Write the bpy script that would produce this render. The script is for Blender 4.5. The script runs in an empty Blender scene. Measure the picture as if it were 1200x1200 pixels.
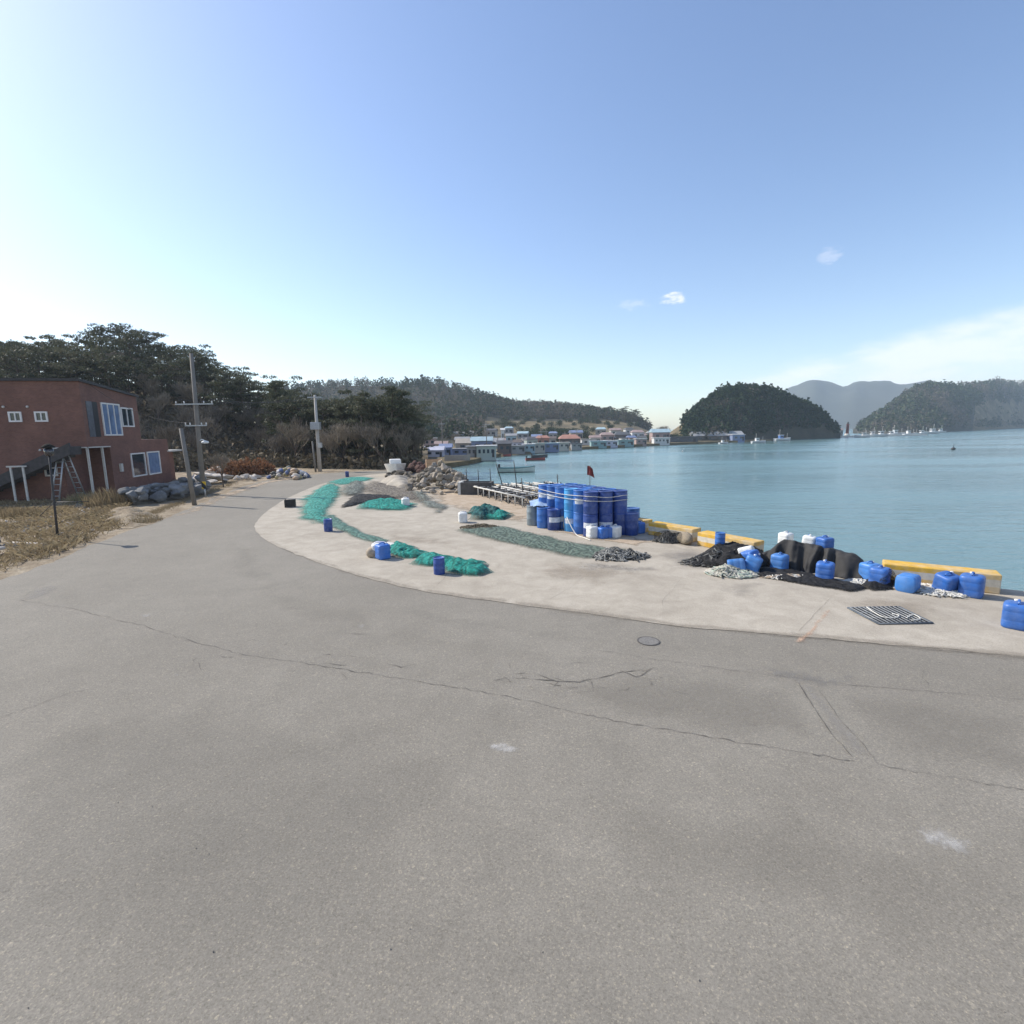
import bpy, bmesh, math, random
from mathutils import Vector, Matrix, noise
from mathutils.geometry import tessellate_polygon
R = random.Random(11)
C = bpy.context.scene.collection
sc = bpy.context.scene
rad = math.radians

# ------------------------------------------------------------------ camera
F, H = 600.0, 3.0
PITCH, ROLL = rad(8.9), rad(0.9)
WATER_Z, LOW_Z = -2.2, -1.5
fw = Vector((0, math.cos(PITCH), -math.sin(PITCH)))
u0 = Vector((0, math.sin(PITCH), math.cos(PITCH)))
x0 = Vector((1, 0, 0))
rt = x0 * math.cos(ROLL) - u0 * math.sin(ROLL)
up = x0 * math.sin(ROLL) + u0 * math.cos(ROLL)
EYE = Vector((0, 0, H))
def ray(px, py): return fw + rt * ((px - 600) / F) + up * ((600 - py) / F)
def G(px, py, z=0.0):
    d = ray(px, py); return EYE + d * ((z - H) / d.z)
def AT(px, py, Y):
    d = ray(px, py); return EYE + d * (Y / d.y)
def horizon(px): return 506 - math.tan(ROLL) * (px - 600)
def ppm(p): return F / (Vector(p) - EYE).dot(fw)       # pixels per metre at a point
cam = bpy.data.cameras.new('camera'); camo = bpy.data.objects.new('camera', cam); C.objects.link(camo)
camo.matrix_world = Matrix(((rt.x, up.x, -fw.x, 0), (rt.y, up.y, -fw.y, 0), (rt.z, up.z, -fw.z, H), (0, 0, 0, 1)))
cam.angle = rad(90); cam.clip_end = 30000; cam.clip_start = 0.05
sc.camera = camo

# ------------------------------------------------------------------ materials
def new_mat(name):
    m = bpy.data.materials.new(name); m.use_nodes = True
    nt = m.node_tree; b = nt.nodes['Principled BSDF']
    return m, nt, b
def nd(nt, typ, **kw):
    n = nt.nodes.new(typ)
    for k, v in kw.items():
        if k in n.inputs: n.inputs[k].default_value = v
        else: setattr(n, k, v)
    return n
def ramp(nt, src, stops):
    r = nt.nodes.new('ShaderNodeValToRGB'); el = r.color_ramp.elements
    while len(el) < len(stops): el.new(0.5)
    for e, (p, c) in zip(el, stops):
        e.position = p; e.color = (*c, 1) if len(c) == 3 else c
    nt.links.new(src, r.inputs[0]); return r.outputs[0]
def tex(nt, scale, detail=4, rough=.6, kind='Object', stretch=None, dist=0.0):
    tc = nt.nodes.new('ShaderNodeTexCoord'); o = tc.outputs[kind]
    if stretch:
        mp = nt.nodes.new('ShaderNodeMapping'); mp.inputs['Scale'].default_value = stretch
        nt.links.new(o, mp.inputs[0]); o = mp.outputs[0]
    n = nd(nt, 'ShaderNodeTexNoise', Scale=scale, Detail=detail, Roughness=rough, Distortion=dist)
    nt.links.new(o, n.inputs['Vector']); return n.outputs['Fac'], o
def mixc(nt, fac, a, b, mode='MIX'):
    m = nt.nodes.new('ShaderNodeMix'); m.data_type = 'RGBA'; m.blend_type = mode
    for sock, v in ((m.inputs[0], fac), (m.inputs[6], a), (m.inputs[7], b)):
        if hasattr(v, 'is_output'): nt.links.new(v, sock)
        elif isinstance(v, (int, float)): sock.default_value = v
        else: sock.default_value = (*v, 1)
    return m.outputs[2]
def bump(nt, b, h, strength=.3, dist=.02, prev=None):
    n = nd(nt, 'ShaderNodeBump', Strength=strength, Distance=dist)
    nt.links.new(h, n.inputs['Height'])
    if prev: nt.links.new(prev, n.inputs['Normal'])
    nt.links.new(n.outputs[0], b.inputs['Normal']); return n.outputs[0]
def sc3(c, k): return tuple(x * k for x in c)
_cache = {}
def simple(name, col, rough=.7, var=.35, scale=6, bmp=.0, metal=0, spec=.4, rand=0.0, dirt=0.0):
    if name in _cache: return _cache[name]
    m, nt, b = new_mat(name)
    n, _ = tex(nt, scale, 5)
    c = ramp(nt, n, [(.25, sc3(col, 1 - var)), (.75, sc3(col, 1 + var * .7))])
    if rand:
        oi = nt.nodes.new('ShaderNodeObjectInfo')
        rc = ramp(nt, oi.outputs['Random'], [(0, (1 - rand,) * 3), (1, (1 + rand,) * 3)])
        c = mixc(nt, 1.0, c, rc, 'MULTIPLY')
    if dirt:
        oi2 = nt.nodes.new('ShaderNodeObjectInfo'); tc2 = nt.nodes.new('ShaderNodeTexCoord')
        va = nd(nt, 'ShaderNodeVectorMath', operation='MULTIPLY_ADD'); nt.links.new(oi2.outputs['Location'], va.inputs[0]); va.inputs[1].default_value = (3.1, 3.1, 3.1); nt.links.new(tc2.outputs['Object'], va.inputs[2])
        n3 = nd(nt, 'ShaderNodeTexNoise', Scale=5.0, Detail=8.0, Roughness=.75); nt.links.new(va.outputs[0], n3.inputs['Vector'])
        c = mixc(nt, ramp(nt, n3.outputs['Fac'], [(.42, (0,) * 3), (.72, (dirt,) * 3)]), c, (.30, .34, .40))
        n4 = nd(nt, 'ShaderNodeTexNoise', Scale=14.0, Detail=6.0, Roughness=.8); nt.links.new(va.outputs[0], n4.inputs['Vector'])
        c = mixc(nt, ramp(nt, n4.outputs['Fac'], [(.62, (0,) * 3), (.7, (dirt * .6,) * 3)]), c, (.06, .05, .045))
    nt.links.new(c, b.inputs['Base Color'])
    b.inputs['Roughness'].default_value = rough; b.inputs['Metallic'].default_value = metal
    b.inputs['Specular IOR Level'].default_value = spec
    if bmp: bump(nt, b, n, bmp, .03)
    _cache[name] = m; return m

def mat_asphalt():
    m, nt, b = new_mat('asphalt')
    big, o = tex(nt, .22, 5, .55)
    mid, _ = tex(nt, 1.7, 6, .7)
    fine, _ = tex(nt, 70, 3, .75)
    grit = nd(nt, 'ShaderNodeTexVoronoi', Scale=125.0); nt.links.new(o, grit.inputs['Vector'])
    grit2 = nd(nt, 'ShaderNodeTexVoronoi', Scale=55.0); nt.links.new(o, grit2.inputs['Vector'])
    c = ramp(nt, big, [(.3, (.197, .181, .152)), (.5, (.218, .201, .169)), (.72, (.24, .222, .188))])
    c = mixc(nt, 1.0, c, ramp(nt, mid, [(.25, (.9,) * 3), (.75, (1.08,) * 3)]), 'MULTIPLY')
    c = mixc(nt, 1.0, c, ramp(nt, fine, [(.3, (.78,) * 3), (.5, (1,) * 3), (.72, (1.25,) * 3)]), 'MULTIPLY')
    sep = nt.nodes.new('ShaderNodeSeparateColor'); nt.links.new(grit.outputs['Color'], sep.inputs[0])
    c = mixc(nt, 1.0, c, ramp(nt, sep.outputs[0], [(0, (.8,) * 3), (.15, (.96,) * 3), (.86, (1.02,) * 3), (1, (1.38, 1.34, 1.26))]), 'MULTIPLY')
    sep2 = nt.nodes.new('ShaderNodeSeparateColor'); nt.links.new(grit2.outputs['Color'], sep2.inputs[0])
    c = mixc(nt, 1.0, c, ramp(nt, sep2.outputs[0], [(0, (.87,) * 3), (.06, (1,) * 3), (.95, (1,) * 3), (1, (1.3, 1.28, 1.22))]), 'MULTIPLY')
    nt.links.new(c, b.inputs['Base Color']); b.inputs['Roughness'].default_value = .9
    b.inputs['Specular IOR Level'].default_value = .25
    p = bump(nt, b, grit.outputs['Distance'], .25, .003); p = bump(nt, b, fine, .3, .004, p); bump(nt, b, mid, .25, .02, p)
    return m
def mat_concrete():
    m, nt, b = new_mat('apron_concrete')
    big, o = tex(nt, .3, 6, .65); mid, _ = tex(nt, 2.4, 6, .7, dist=.6); fine, _ = tex(nt, 55, 3, .7)
    st, _ = tex(nt, .9, 5, .6, stretch=(.7, 1.2, 1))
    c = ramp(nt, big, [(.3, (.345, .308, .25)), (.5, (.40, .36, .295)), (.7, (.445, .402, .333))])
    c = mixc(nt, 1.0, c, ramp(nt, mid, [(.28, (.84, .83, .82)), (.7, (1.09,) * 3)]), 'MULTIPLY')
    c = mixc(nt, 1.0, c, ramp(nt, st, [(.3, (.92, .915, .91)), (.5, (1,) * 3)]), 'MULTIPLY')
    c = mixc(nt, 1.0, c, ramp(nt, fine, [(.3, (.8,) * 3), (.7, (1.15,) * 3)]), 'MULTIPLY')
    nt.links.new(c, b.inputs['Base Color']); b.inputs['Roughness'].default_value = .9
    b.inputs['Specular IOR Level'].default_value = .25
    p = bump(nt, b, fine, .3, .005); bump(nt, b, mid, .2, .02, p)
    return m
def mat_dirt(name='dirt', dark=(.16, .12, .08), mid=(.29, .235, .165), light=(.42, .36, .27), sc_=1.2):
    m, nt, b = new_mat(name)
    a, o = tex(nt, sc_, 8, .72, dist=.5); f, _ = tex(nt, 18, 5, .75)
    c = ramp(nt, a, [(.3, dark), (.5, mid), (.68, light)])
    c = mixc(nt, 1.0, c, ramp(nt, f, [(.3, (.55,) * 3), (.5, (1,) * 3), (.72, (1.35,) * 3)]), 'MULTIPLY')
    nt.links.new(c, b.inputs['Base Color']); b.inputs['Roughness'].default_value = .95
    b.inputs['Specular IOR Level'].default_value = .15
    p = bump(nt, b, f, .6, .05); bump(nt, b, a, .5, .2, p)
    return m
def mat_fade(name, cols, scale=6, rough=.9, edge=.35, amount=1.0, fine=40, bmp=.2):
    """sheet that thins out towards its rim through the vertex attribute 'fade'"""
    m, nt, b = new_mat(name)
    a, o = tex(nt, scale, 6, .7, dist=.4); f, _ = tex(nt, fine, 4, .7)
    n = len(cols)
    c = ramp(nt, a, [(.3 + .4 * i / max(1, n - 1), q) for i, q in enumerate(cols)])
    c = mixc(nt, 1.0, c, ramp(nt, f, [(.3, (.75,) * 3), (.7, (1.2,) * 3)]), 'MULTIPLY')
    nt.links.new(c, b.inputs['Base Color']); b.inputs['Roughness'].default_value = rough
    b.inputs['Specular IOR Level'].default_value = .2
    at = nd(nt, 'ShaderNodeAttribute', attribute_name='fade')
    mm = nd(nt, 'ShaderNodeMath', operation='MULTIPLY_ADD'); nt.links.new(a, mm.inputs[0]); mm.inputs[1].default_value = 1.6
    nt.links.new(at.outputs['Fac'], mm.inputs[2])
    m2 = nd(nt, 'ShaderNodeMath', operation='MULTIPLY_ADD'); nt.links.new(f, m2.inputs[0]); m2.inputs[1].default_value = .7
    nt.links.new(mm.outputs[0], m2.inputs[2])
    al = ramp(nt, m2.outputs[0], [(0, (0,) * 3), (1, (1,) * 3)])
    mr = nd(nt, 'ShaderNodeMapRange'); nt.links.new(m2.outputs[0], mr.inputs[0])
    mr.inputs[1].default_value = 1.15 + .25; mr.inputs[2].default_value = 1.15 + .25 + edge; mr.inputs[4].default_value = amount
    nt.links.new(mr.outputs[0], b.inputs['Alpha'])
    if bmp: bump(nt, b, f, bmp, .01)
    return m
def mat_net(name, dark, mid, light, edge=.5, amount=.97):
    m, nt, b = new_mat(name)
    a, o = tex(nt, 3.2, 7, .75, dist=1.4); f, _ = tex(nt, 38, 4, .8)
    w = nd(nt, 'ShaderNodeTexWave', Scale=1.6, Distortion=22.0, Detail=5.0); nt.links.new(o, w.inputs['Vector'])
    c = ramp(nt, a, [(.3, dark), (.5, mid), (.7, light)])
    c = mixc(nt, 1.0, c, ramp(nt, w.outputs['Fac'], [(.0, (.62,) * 3), (.5, (1,) * 3), (1, (1.25,) * 3)]), 'MULTIPLY')
    c = mixc(nt, 1.0, c, ramp(nt, f, [(.3, (.5,) * 3), (.5, (1,) * 3), (.7, (1.4,) * 3)]), 'MULTIPLY')
    nt.links.new(c, b.inputs['Base Color']); b.inputs['Roughness'].default_value = .75
    b.inputs['Specular IOR Level'].default_value = .25
    at = nd(nt, 'ShaderNodeAttribute', attribute_name='fade')
    mm = nd(nt, 'ShaderNodeMath', operation='MULTIPLY_ADD'); nt.links.new(f, mm.inputs[0]); mm.inputs[1].default_value = 1.3
    nt.links.new(at.outputs['Fac'], mm.inputs[2])
    mr = nd(nt, 'ShaderNodeMapRange'); nt.links.new(mm.outputs[0], mr.inputs[0])
    mr.inputs[1].default_value = .55; mr.inputs[2].default_value = .55 + edge; mr.inputs[4].default_value = amount
    nt.links.new(mr.outputs[0], b.inputs['Alpha'])
    p = bump(nt, b, f, .6, .03); p = bump(nt, b, w.outputs['Fac'], .3, .05, p); bump(nt, b, a, .6, .12, p)
    return m
def mat_foliage(name, cols, rough=.65, trans=.25):
    m, nt, b = new_mat(name)
    oi = nt.nodes.new('ShaderNodeObjectInfo'); g = nt.nodes.new('ShaderNodeNewGeometry')
    a, o = tex(nt, .35, 3, .6)
    add = nd(nt, 'ShaderNodeMath', operation='ADD'); nt.links.new(oi.outputs['Random'], add.inputs[0]); nt.links.new(g.outputs['Random Per Island'], add.inputs[1])
    ad2 = nd(nt, 'ShaderNodeMath', operation='ADD'); nt.links.new(add.outputs[0], ad2.inputs[0]); nt.links.new(a, ad2.inputs[1])
    mu = nd(nt, 'ShaderNodeMath', operation='MULTIPLY'); nt.links.new(ad2.outputs[0], mu.inputs[0]); mu.inputs[1].default_value = .36
    n = len(cols)
    c = ramp(nt, mu.outputs[0], [(.15 + .7 * i / (n - 1), q) for i, q in enumerate(cols)])
    nt.links.new(c, b.inputs['Base Color']); b.inputs['Roughness'].default_value = rough
    b.inputs['Specular IOR Level'].default_value = .15
    if trans:
        t = nt.nodes.new('ShaderNodeBsdfTranslucent'); nt.links.new(c, t.inputs[0])
        mx = nt.nodes.new('ShaderNodeMixShader'); mx.inputs[0].default_value = trans
        nt.links.new(b.outputs[0], mx.inputs[1]); nt.links.new(t.outputs[0], mx.inputs[2])
        nt.links.new(mx.outputs[0], nt.nodes['Material Output'].inputs[0])
    return m
def mat_brick():
    m, nt, b = new_mat('brick')
    tc = nt.nodes.new('ShaderNodeTexCoord')
    sx = nt.nodes.new('ShaderNodeSeparateXYZ'); nt.links.new(tc.outputs['Object'], sx.inputs[0])
    ad = nd(nt, 'ShaderNodeMath', operation='ADD'); nt.links.new(sx.outputs[0], ad.inputs[0]); nt.links.new(sx.outputs[1], ad.inputs[1])
    cx = nt.nodes.new('ShaderNodeCombineXYZ'); nt.links.new(ad.outputs[0], cx.inputs[0]); nt.links.new(sx.outputs[2], cx.inputs[1])
    br = nd(nt, 'ShaderNodeTexBrick', Scale=4.0)
    br.inputs['Color1'].default_value = (.2, .095, .066, 1); br.inputs['Color2'].default_value = (.155, .072, .053, 1)
    br.inputs['Mortar'].default_value = (.17, .12, .105, 1); br.inputs['Mortar Size'].default_value = .018
    nt.links.new(cx.outputs[0], br.inputs['Vector'])
    n, _ = tex(nt, .8, 5)
    c = mixc(nt, 1.0, br.outputs['Color'], ramp(nt, n, [(.3, (.8,) * 3), (.7, (1.2,) * 3)]), 'MULTIPLY')
    nt.links.new(c, b.inputs['Base Color']); b.inputs['Roughness'].default_value = .85
    bump(nt, b, br.outputs['Fac'], -.3, .01)
    return m
def mat_water():
    m, nt, b = new_mat('sea_water')
    a, o = tex(nt, .9, 4, .6, stretch=(.5, 1.3, 1)); f, _ = tex(nt, 4.5, 4, .65, stretch=(.55, 1.2, 1))
    big, _ = tex(nt, .03, 4, .6, stretch=(.6, 1.4, 1))
    c = ramp(nt, big, [(.35, (.12, .215, .22)), (.65, (.145, .243, .243))])
    nt.links.new(c, b.inputs['Base Color']); b.inputs['Roughness'].default_value = .12
    b.inputs['IOR'].default_value = 1.33
    wr_, _ = tex(nt, .045, 5, .65, stretch=(.35, 1.6, 1)); nt.links.new(ramp(nt, wr_, [(.38, (.07,) * 3), (.62, (.26,) * 3)]), b.inputs['Roughness'])
    p = bump(nt, b, a, .45, .25); bump(nt, b, f, .35, .06, p)
    return m
def mat_block():
    m, nt, b = new_mat('painted_block')
    tc = nt.nodes.new('ShaderNodeTexCoord'); sx = nt.nodes.new('ShaderNodeSeparateXYZ'); nt.links.new(tc.outputs['Object'], sx.inputs[0])
    n, o = tex(nt, 7, 6, .7); n2, _ = tex(nt, 1.6, 5, .65)
    md = nd(nt, 'ShaderNodeMath', operation='MULTIPLY_ADD'); nt.links.new(n, md.inputs[0]); md.inputs[1].default_value = .03; nt.links.new(sx.outputs[2], md.inputs[2])
    rp = nt.nodes.new('ShaderNodeValToRGB'); rp.color_ramp.interpolation = 'CONSTANT'
    el = rp.color_ramp.elements; el.new(.5)
    for e, (p, q) in zip(el, [(0, (.62, .36, .05)), (.135, (.62, .57, .47)), (.262, (.66, .39, .045))]): e.position = p; e.color = (*q, 1)
    nt.links.new(md.outputs[0], rp.inputs[0])
    c = mixc(nt, ramp(nt, n2, [(.42, (0,) * 3), (.62, (.75,) * 3)]), rp.outputs[0], (.50, .45, .36))
    c = mixc(nt, 1.0, c, ramp(nt, n, [(.3, (.72,) * 3), (.6, (1.05,) * 3)]), 'MULTIPLY')
    nt.links.new(c, b.inputs['Base Color']); b.inputs['Roughness'].default_value = .75
    bump(nt, b, n, .25, .01)
    return m

M_road, M_conc = mat_asphalt(), mat_concrete()
M_dirt = mat_dirt()
M_earth = mat_dirt('slope_earth', (.07, .06, .04), (.13, .105, .07), (.22, .18, .12), .25)
M_field = mat_dirt('dry_field', (.07, .065, .035), (.15, .12, .07), (.26, .205, .12), .09)
M_water = mat_water()
M_brick, M_block = mat_brick(), mat_block()
M_white = simple('white_paint', (.72, .72, .7), .5, .12, 8)
M_offw = simple('old_white', (.55, .54, .5), .6, .2, 10)
M_steel = simple('galvanised', (.42, .43, .43), .45, .2, 12, metal=.5)
M_pole = simple('pole_concrete', (.20, .185, .165), .85, .2, 3)
M_black = simple('black_plastic', (.02, .02, .022), .5, .3, 10)
M_dark = simple('dark_trim', (.045, .042, .042), .6, .3, 6)
M_bluecan = simple('blue_plastic', (.03, .135, .46), .42, .22, 5, rand=.2, dirt=.28)
M_lightblue = simple('pale_blue_plastic', (.05, .19, .5), .45, .2, 5, rand=.12, dirt=.28)
M_whitecan = simple('white_plastic', (.74, .74, .71), .45, .12, 6, dirt=.4)
M_navy = simple('navy_plastic', (.018, .055, .25), .4, .25, 3, rand=.25, dirt=.28)
M_drumblue = simple('drum_blue', (.025, .125, .41), .4, .2, 3, rand=.25, dirt=.28)
M_drumsky = simple('drum_sky', (.06, .33, .68), .4, .2, 3, dirt=.4)
M_drumgrey = simple('drum_grey', (.22, .26, .28), .5, .3, 4)
M_label = simple('drum_label', (.62, .64, .68), .6, .4, 14)
M_rope = simple('white_rope', (.66, .64, .58), .85, .2, 20)
M_wood = simple('weathered_wood', (.34, .27, .2), .85, .35, 5)
M_rock = simple('pale_boulder', (.29, .25, .20), .9, .4, 2.5, .5, rand=.35)
M_bag = simple('net_bundle', (.17, .145, .11), .95, .5, 7, .6, rand=.45)
M_grey = simple('grey_boulder', (.16, .165, .165), .9, .35, 2.5, .5, rand=.25)
M_slab = simple('pale_slab', (.55, .5, .44), .9, .25, 3, .3, rand=.2)
def glass(name, col, rough=.08):
    m, nt, b = new_mat(name); n, _ = tex(nt, 1.5, 3)
    nt.links.new(ramp(nt, n, [(.3, sc3(col, .7)), (.7, sc3(col, 1.3))]), b.inputs['Base Color'])
    b.inputs['Roughness'].default_value = rough; b.inputs['Specular IOR Level'].default_value = .8
    return m
M_glass = glass('window_glass', (.03, .045, .06)); M_glassblue = glass('curtained_glass', (.16, .24, .38))
M_pine = mat_foliage('pine_needles', [(.032, .040, .026), (.06, .070, .042), (.095, .102, .062), (.14, .135, .088)])
M_bark = simple('bark', (.10, .075, .058), .9, .35, 5, rand=.3)
M_twig = mat_foliage('bare_twigs', [(.10, .088, .07), (.17, .148, .118), (.25, .215, .168), (.33, .28, .21)], .9, 0)
M_brush = mat_foliage('undergrowth_leaves', [(.035, .042, .027), (.08, .075, .05), (.15, .125, .085), (.24, .19, .125)], .9, .1)
M_far = mat_foliage('wood_foliage', [(.02, .04, .02), (.035, .058, .028), (.055, .075, .04), (.085, .09, .055)], .9, .1)
M_dry = mat_foliage('dry_grass', [(.15, .112, .066), (.26, .205, .125), (.36, .29, .18), (.2, .2, .095)], .9, .3)
M_rust = mat_foliage('dry_bush_leaves', [(.12, .06, .035), (.22, .11, .06), (.3, .17, .09)], .9, .3)
M_shrub = mat_foliage('shrub_leaves', [(.02, .035, .016), (.035, .055, .022), (.06, .075, .035)], .8, .2)
M_teal = mat_net('teal_net', (.0, .10, .085), (.01, .235, .19), (.06, .36, .29))
M_tealflat = mat_net('teal_net_spread', (.03, .20, .165), (.05, .29, .235), (.14, .37, .31), .55, .93)
M_dkteal = mat_net('dark_teal_net', (.01, .05, .055), (.02, .11, .11), (.04, .2, .18))
M_greynet = mat_net('grey_net', (.10, .115, .10), (.17, .19, .165), (.25, .265, .23), .9, .9)
M_brownnet = mat_net('brown_net', (.12, .105, .085), (.2, .175, .14), (.29, .26, .215), .9, .9)
M_blacknet = mat_net('black_net', (.010, .010, .011), (.02, .02, .021), (.045, .043, .042), .3, 1.0)

# ------------------------------------------------------------------ mesh builder
class MB:
    def __init__(s): s.v, s.f, s.m, s.s, s.fade = [], [], [], [], None
    def add(s, vs, fs, mi=0, sm=False):
        k = len(s.v); s.v.extend(tuple(v) for v in vs)
        for f in fs: s.f.append(tuple(i + k for i in f)); s.m.append(mi); s.s.append(sm)
        return s
    def box(s, c, d, rz=0.0, mi=0, M=None):
        c = Vector(c); hx, hy, hz = d[0] / 2, d[1] / 2, d[2] / 2
        vs = [Vector((x, y, z)) for z in (-hz, hz) for x, y in ((-hx, -hy), (hx, -hy), (hx, hy), (-hx, hy))]
        q = M if M else Matrix.Rotation(rz, 3, 'Z')
        return s.add([q @ v + c for v in vs], [(3, 2, 1, 0), (4, 5, 6, 7), (0, 1, 5, 4), (1, 2, 6, 5), (2, 3, 7, 6), (3, 0, 4, 7)], mi)
    def tube(s, p0, p1, r0, r1=None, n=6, mi=0, cap=True):
        return s.path([p0, p1], [r0, r0 if r1 is None else r1], n, mi, cap)
    def path(s, pts, r, n=6, mi=0, cap=True):
        pts = [Vector(p) for p in pts]; rs = r if isinstance(r, (list, tuple)) else [r] * len(pts)
        vs = []; N = len(pts)
        for i, p in enumerate(pts):
            t = (pts[min(i + 1, N - 1)] - pts[max(i - 1, 0)])
            if t.length < 1e-9: t = Vector((0, 0, 1))
            t.normalize()
            a = t.cross(Vector((0, 0, 1)) if abs(t.z) < .95 else Vector((1, 0, 0))).normalized(); b = t.cross(a)
            vs += [p + (a * math.cos(2 * math.pi * k / n) + b * math.sin(2 * math.pi * k / n)) * rs[i] for k in range(n)]
        fs = [(i * n + k, i * n + (k + 1) % n, (i + 1) * n + (k + 1) % n, (i + 1) * n + k) for i in range(N - 1) for k in range(n)]
        if cap and n > 2: fs += [tuple(range(n))[::-1], tuple((N - 1) * n + k for k in range(n))]
        return s.add(vs, fs, mi, True)
    def lathe(s, prof, n=20, c=(0, 0, 0), mi=0, sm=True, sq=0.0):
        vs = []; c = Vector(c)
        for r, z in prof:
            for k in range(n):
                a = 2 * math.pi * k / n; q = 1.0
                if sq: q = (abs(math.cos(a)) ** sq + abs(math.sin(a)) ** sq) ** (-1 / sq)
                vs.append(c + Vector((math.cos(a) * r * q, math.sin(a) * r * q, z)))
        N = len(prof)
        fs = [(i * n + k, i * n + (k + 1) % n, (i + 1) * n + (k + 1) % n, (i + 1) * n + k) for i in range(N - 1) for k in range(n)]
        fs += [tuple(range(n))[::-1], tuple((N - 1) * n + k for k in range(n))]
        return s.add(vs, fs, mi, sm)
    def poly(s, pts, z=None, mi=0, wall=None):
        P = [Vector((p[0], p[1], p[2] if z is None else z)) for p in pts]
        tris = tessellate_polygon([P])
        out = []
        for t in tris:
            a, b, c = (P[i] for i in t)
            out.append(t if (b - a).cross(c - a).z > 0 else t[::-1])
        s.add(P, out, mi)
        if wall is not None:
            n = len(P)
            for i in range(n):
                a, b = P[i], P[(i + 1) % n]
                s.add([a, b, Vector((b.x, b.y, wall)), Vector((a.x, a.y, wall))], [(0, 1, 2, 3)], mi)
        return s
    def card(s, c, size, d=None, mi=0, asp=.45):
        c = Vector(c)
        a = Vector((R.gauss(0, 1), R.gauss(0, 1), R.gauss(0, 1))) if d is None else Vector(d)
        a.normalize(); b = a.cross(Vector((R.gauss(0, 1), R.gauss(0, 1), R.gauss(0, 1)))).normalized()
        a *= size; b *= size * asp
        return s.add([c - a * .5 - b * .3, c - a * .1 + b * .5, c + a * .5, c - a * .05 - b * .5], [(0, 1, 2, 3)], mi)
    def mesh(s, name, mats):
        me = bpy.data.meshes.new(name); me.from_pydata(s.v, [], s.f)
        for m in (mats if isinstance(mats, (list, tuple)) else [mats]): me.materials.append(m)
        me.polygons.foreach_set('material_index', s.m); me.polygons.foreach_set('use_smooth', s.s)
        if s.fade:
            at = me.attributes.new('fade', 'FLOAT', 'POINT'); at.data.foreach_set('value', s.fade)
        me.update(); return me
    def build(s, name, mats, parent=None, loc=(0, 0, 0), rz=0.0, bevel=0):
        o = bpy.data.objects.new(name, s.mesh(name, mats)); C.objects.link(o)
        o.location = loc; o.rotation_euler = (0, 0, rz)
        if parent: o.parent = parent
        if bevel:
            bm = o.modifiers.new('bevel', 'BEVEL'); bm.width = bevel; bm.segments = 2; bm.limit_method = 'ANGLE'
        return o
def tag(o, label=None, cat=None, group=None, kind=None):
    for k, v in (('label', label), ('category', cat), ('group', group), ('kind', kind)):
        if v: o[k] = v
    return o
def thing(name, label, cat, loc=(0, 0, 0), rz=0.0, group=None):
    o = bpy.data.objects.new(name, None); o.empty_display_size = .2; C.objects.link(o)
    o.location = loc; o.rotation_euler = (0, 0, rz); return tag(o, label, cat, group)
def dup(o, loc=None, rz=None, label=None, group=None, scale=None, parent=None):
    c = o.copy(); C.objects.link(c)
    if parent: c.parent = parent
    else:
        if loc is not None: c.location = loc
        if rz is not None: c.rotation_euler = rz if isinstance(rz, tuple) else (0, 0, rz)
        if scale is not None: c.scale = scale if isinstance(scale, tuple) else (scale,) * 3
        tag(c, label, None, group)
    for ch in list(o.children): dup(ch, parent=c)
    return c
def lerp(tab, x):
    if x <= tab[0][0]: return tab[0][1]
    for (a, p), (b, q) in zip(tab, tab[1:]):
        if x <= b: return p + (q - p) * (x - a) / (b - a)
    return tab[-1][1]
def sstep(a, b, x):
    t = max(0, min(1, (x - a) / (b - a))); return t * t * (3 - 2 * t)
def fbm(x, y, z=0.0, s=1.0, o=4): return noise.fractal(Vector((x * s, y * s, z)), 1.0, 2.0, o)
def inside(p, P):
    c = False; j = len(P) - 1
    for i in range(len(P)):
        if (P[i].y > p[1]) != (P[j].y > p[1]) and p[0] < (P[j].x - P[i].x) * (p[1] - P[i].y) / (P[j].y - P[i].y) + P[i].x: c = not c
        j = i
    return c
def edist(p, P):
    best = 1e9; q = Vector((p[0], p[1]))
    for i in range(len(P)):
        a = Vector(P[i][:2]); b = Vector(P[(i + 1) % len(P)][:2]); ab = b - a
        t = max(0, min(1, (q - a).dot(ab) / max(1e-9, ab.dot(ab)))); best = min(best, (q - a - ab * t).length)
    return best
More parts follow.
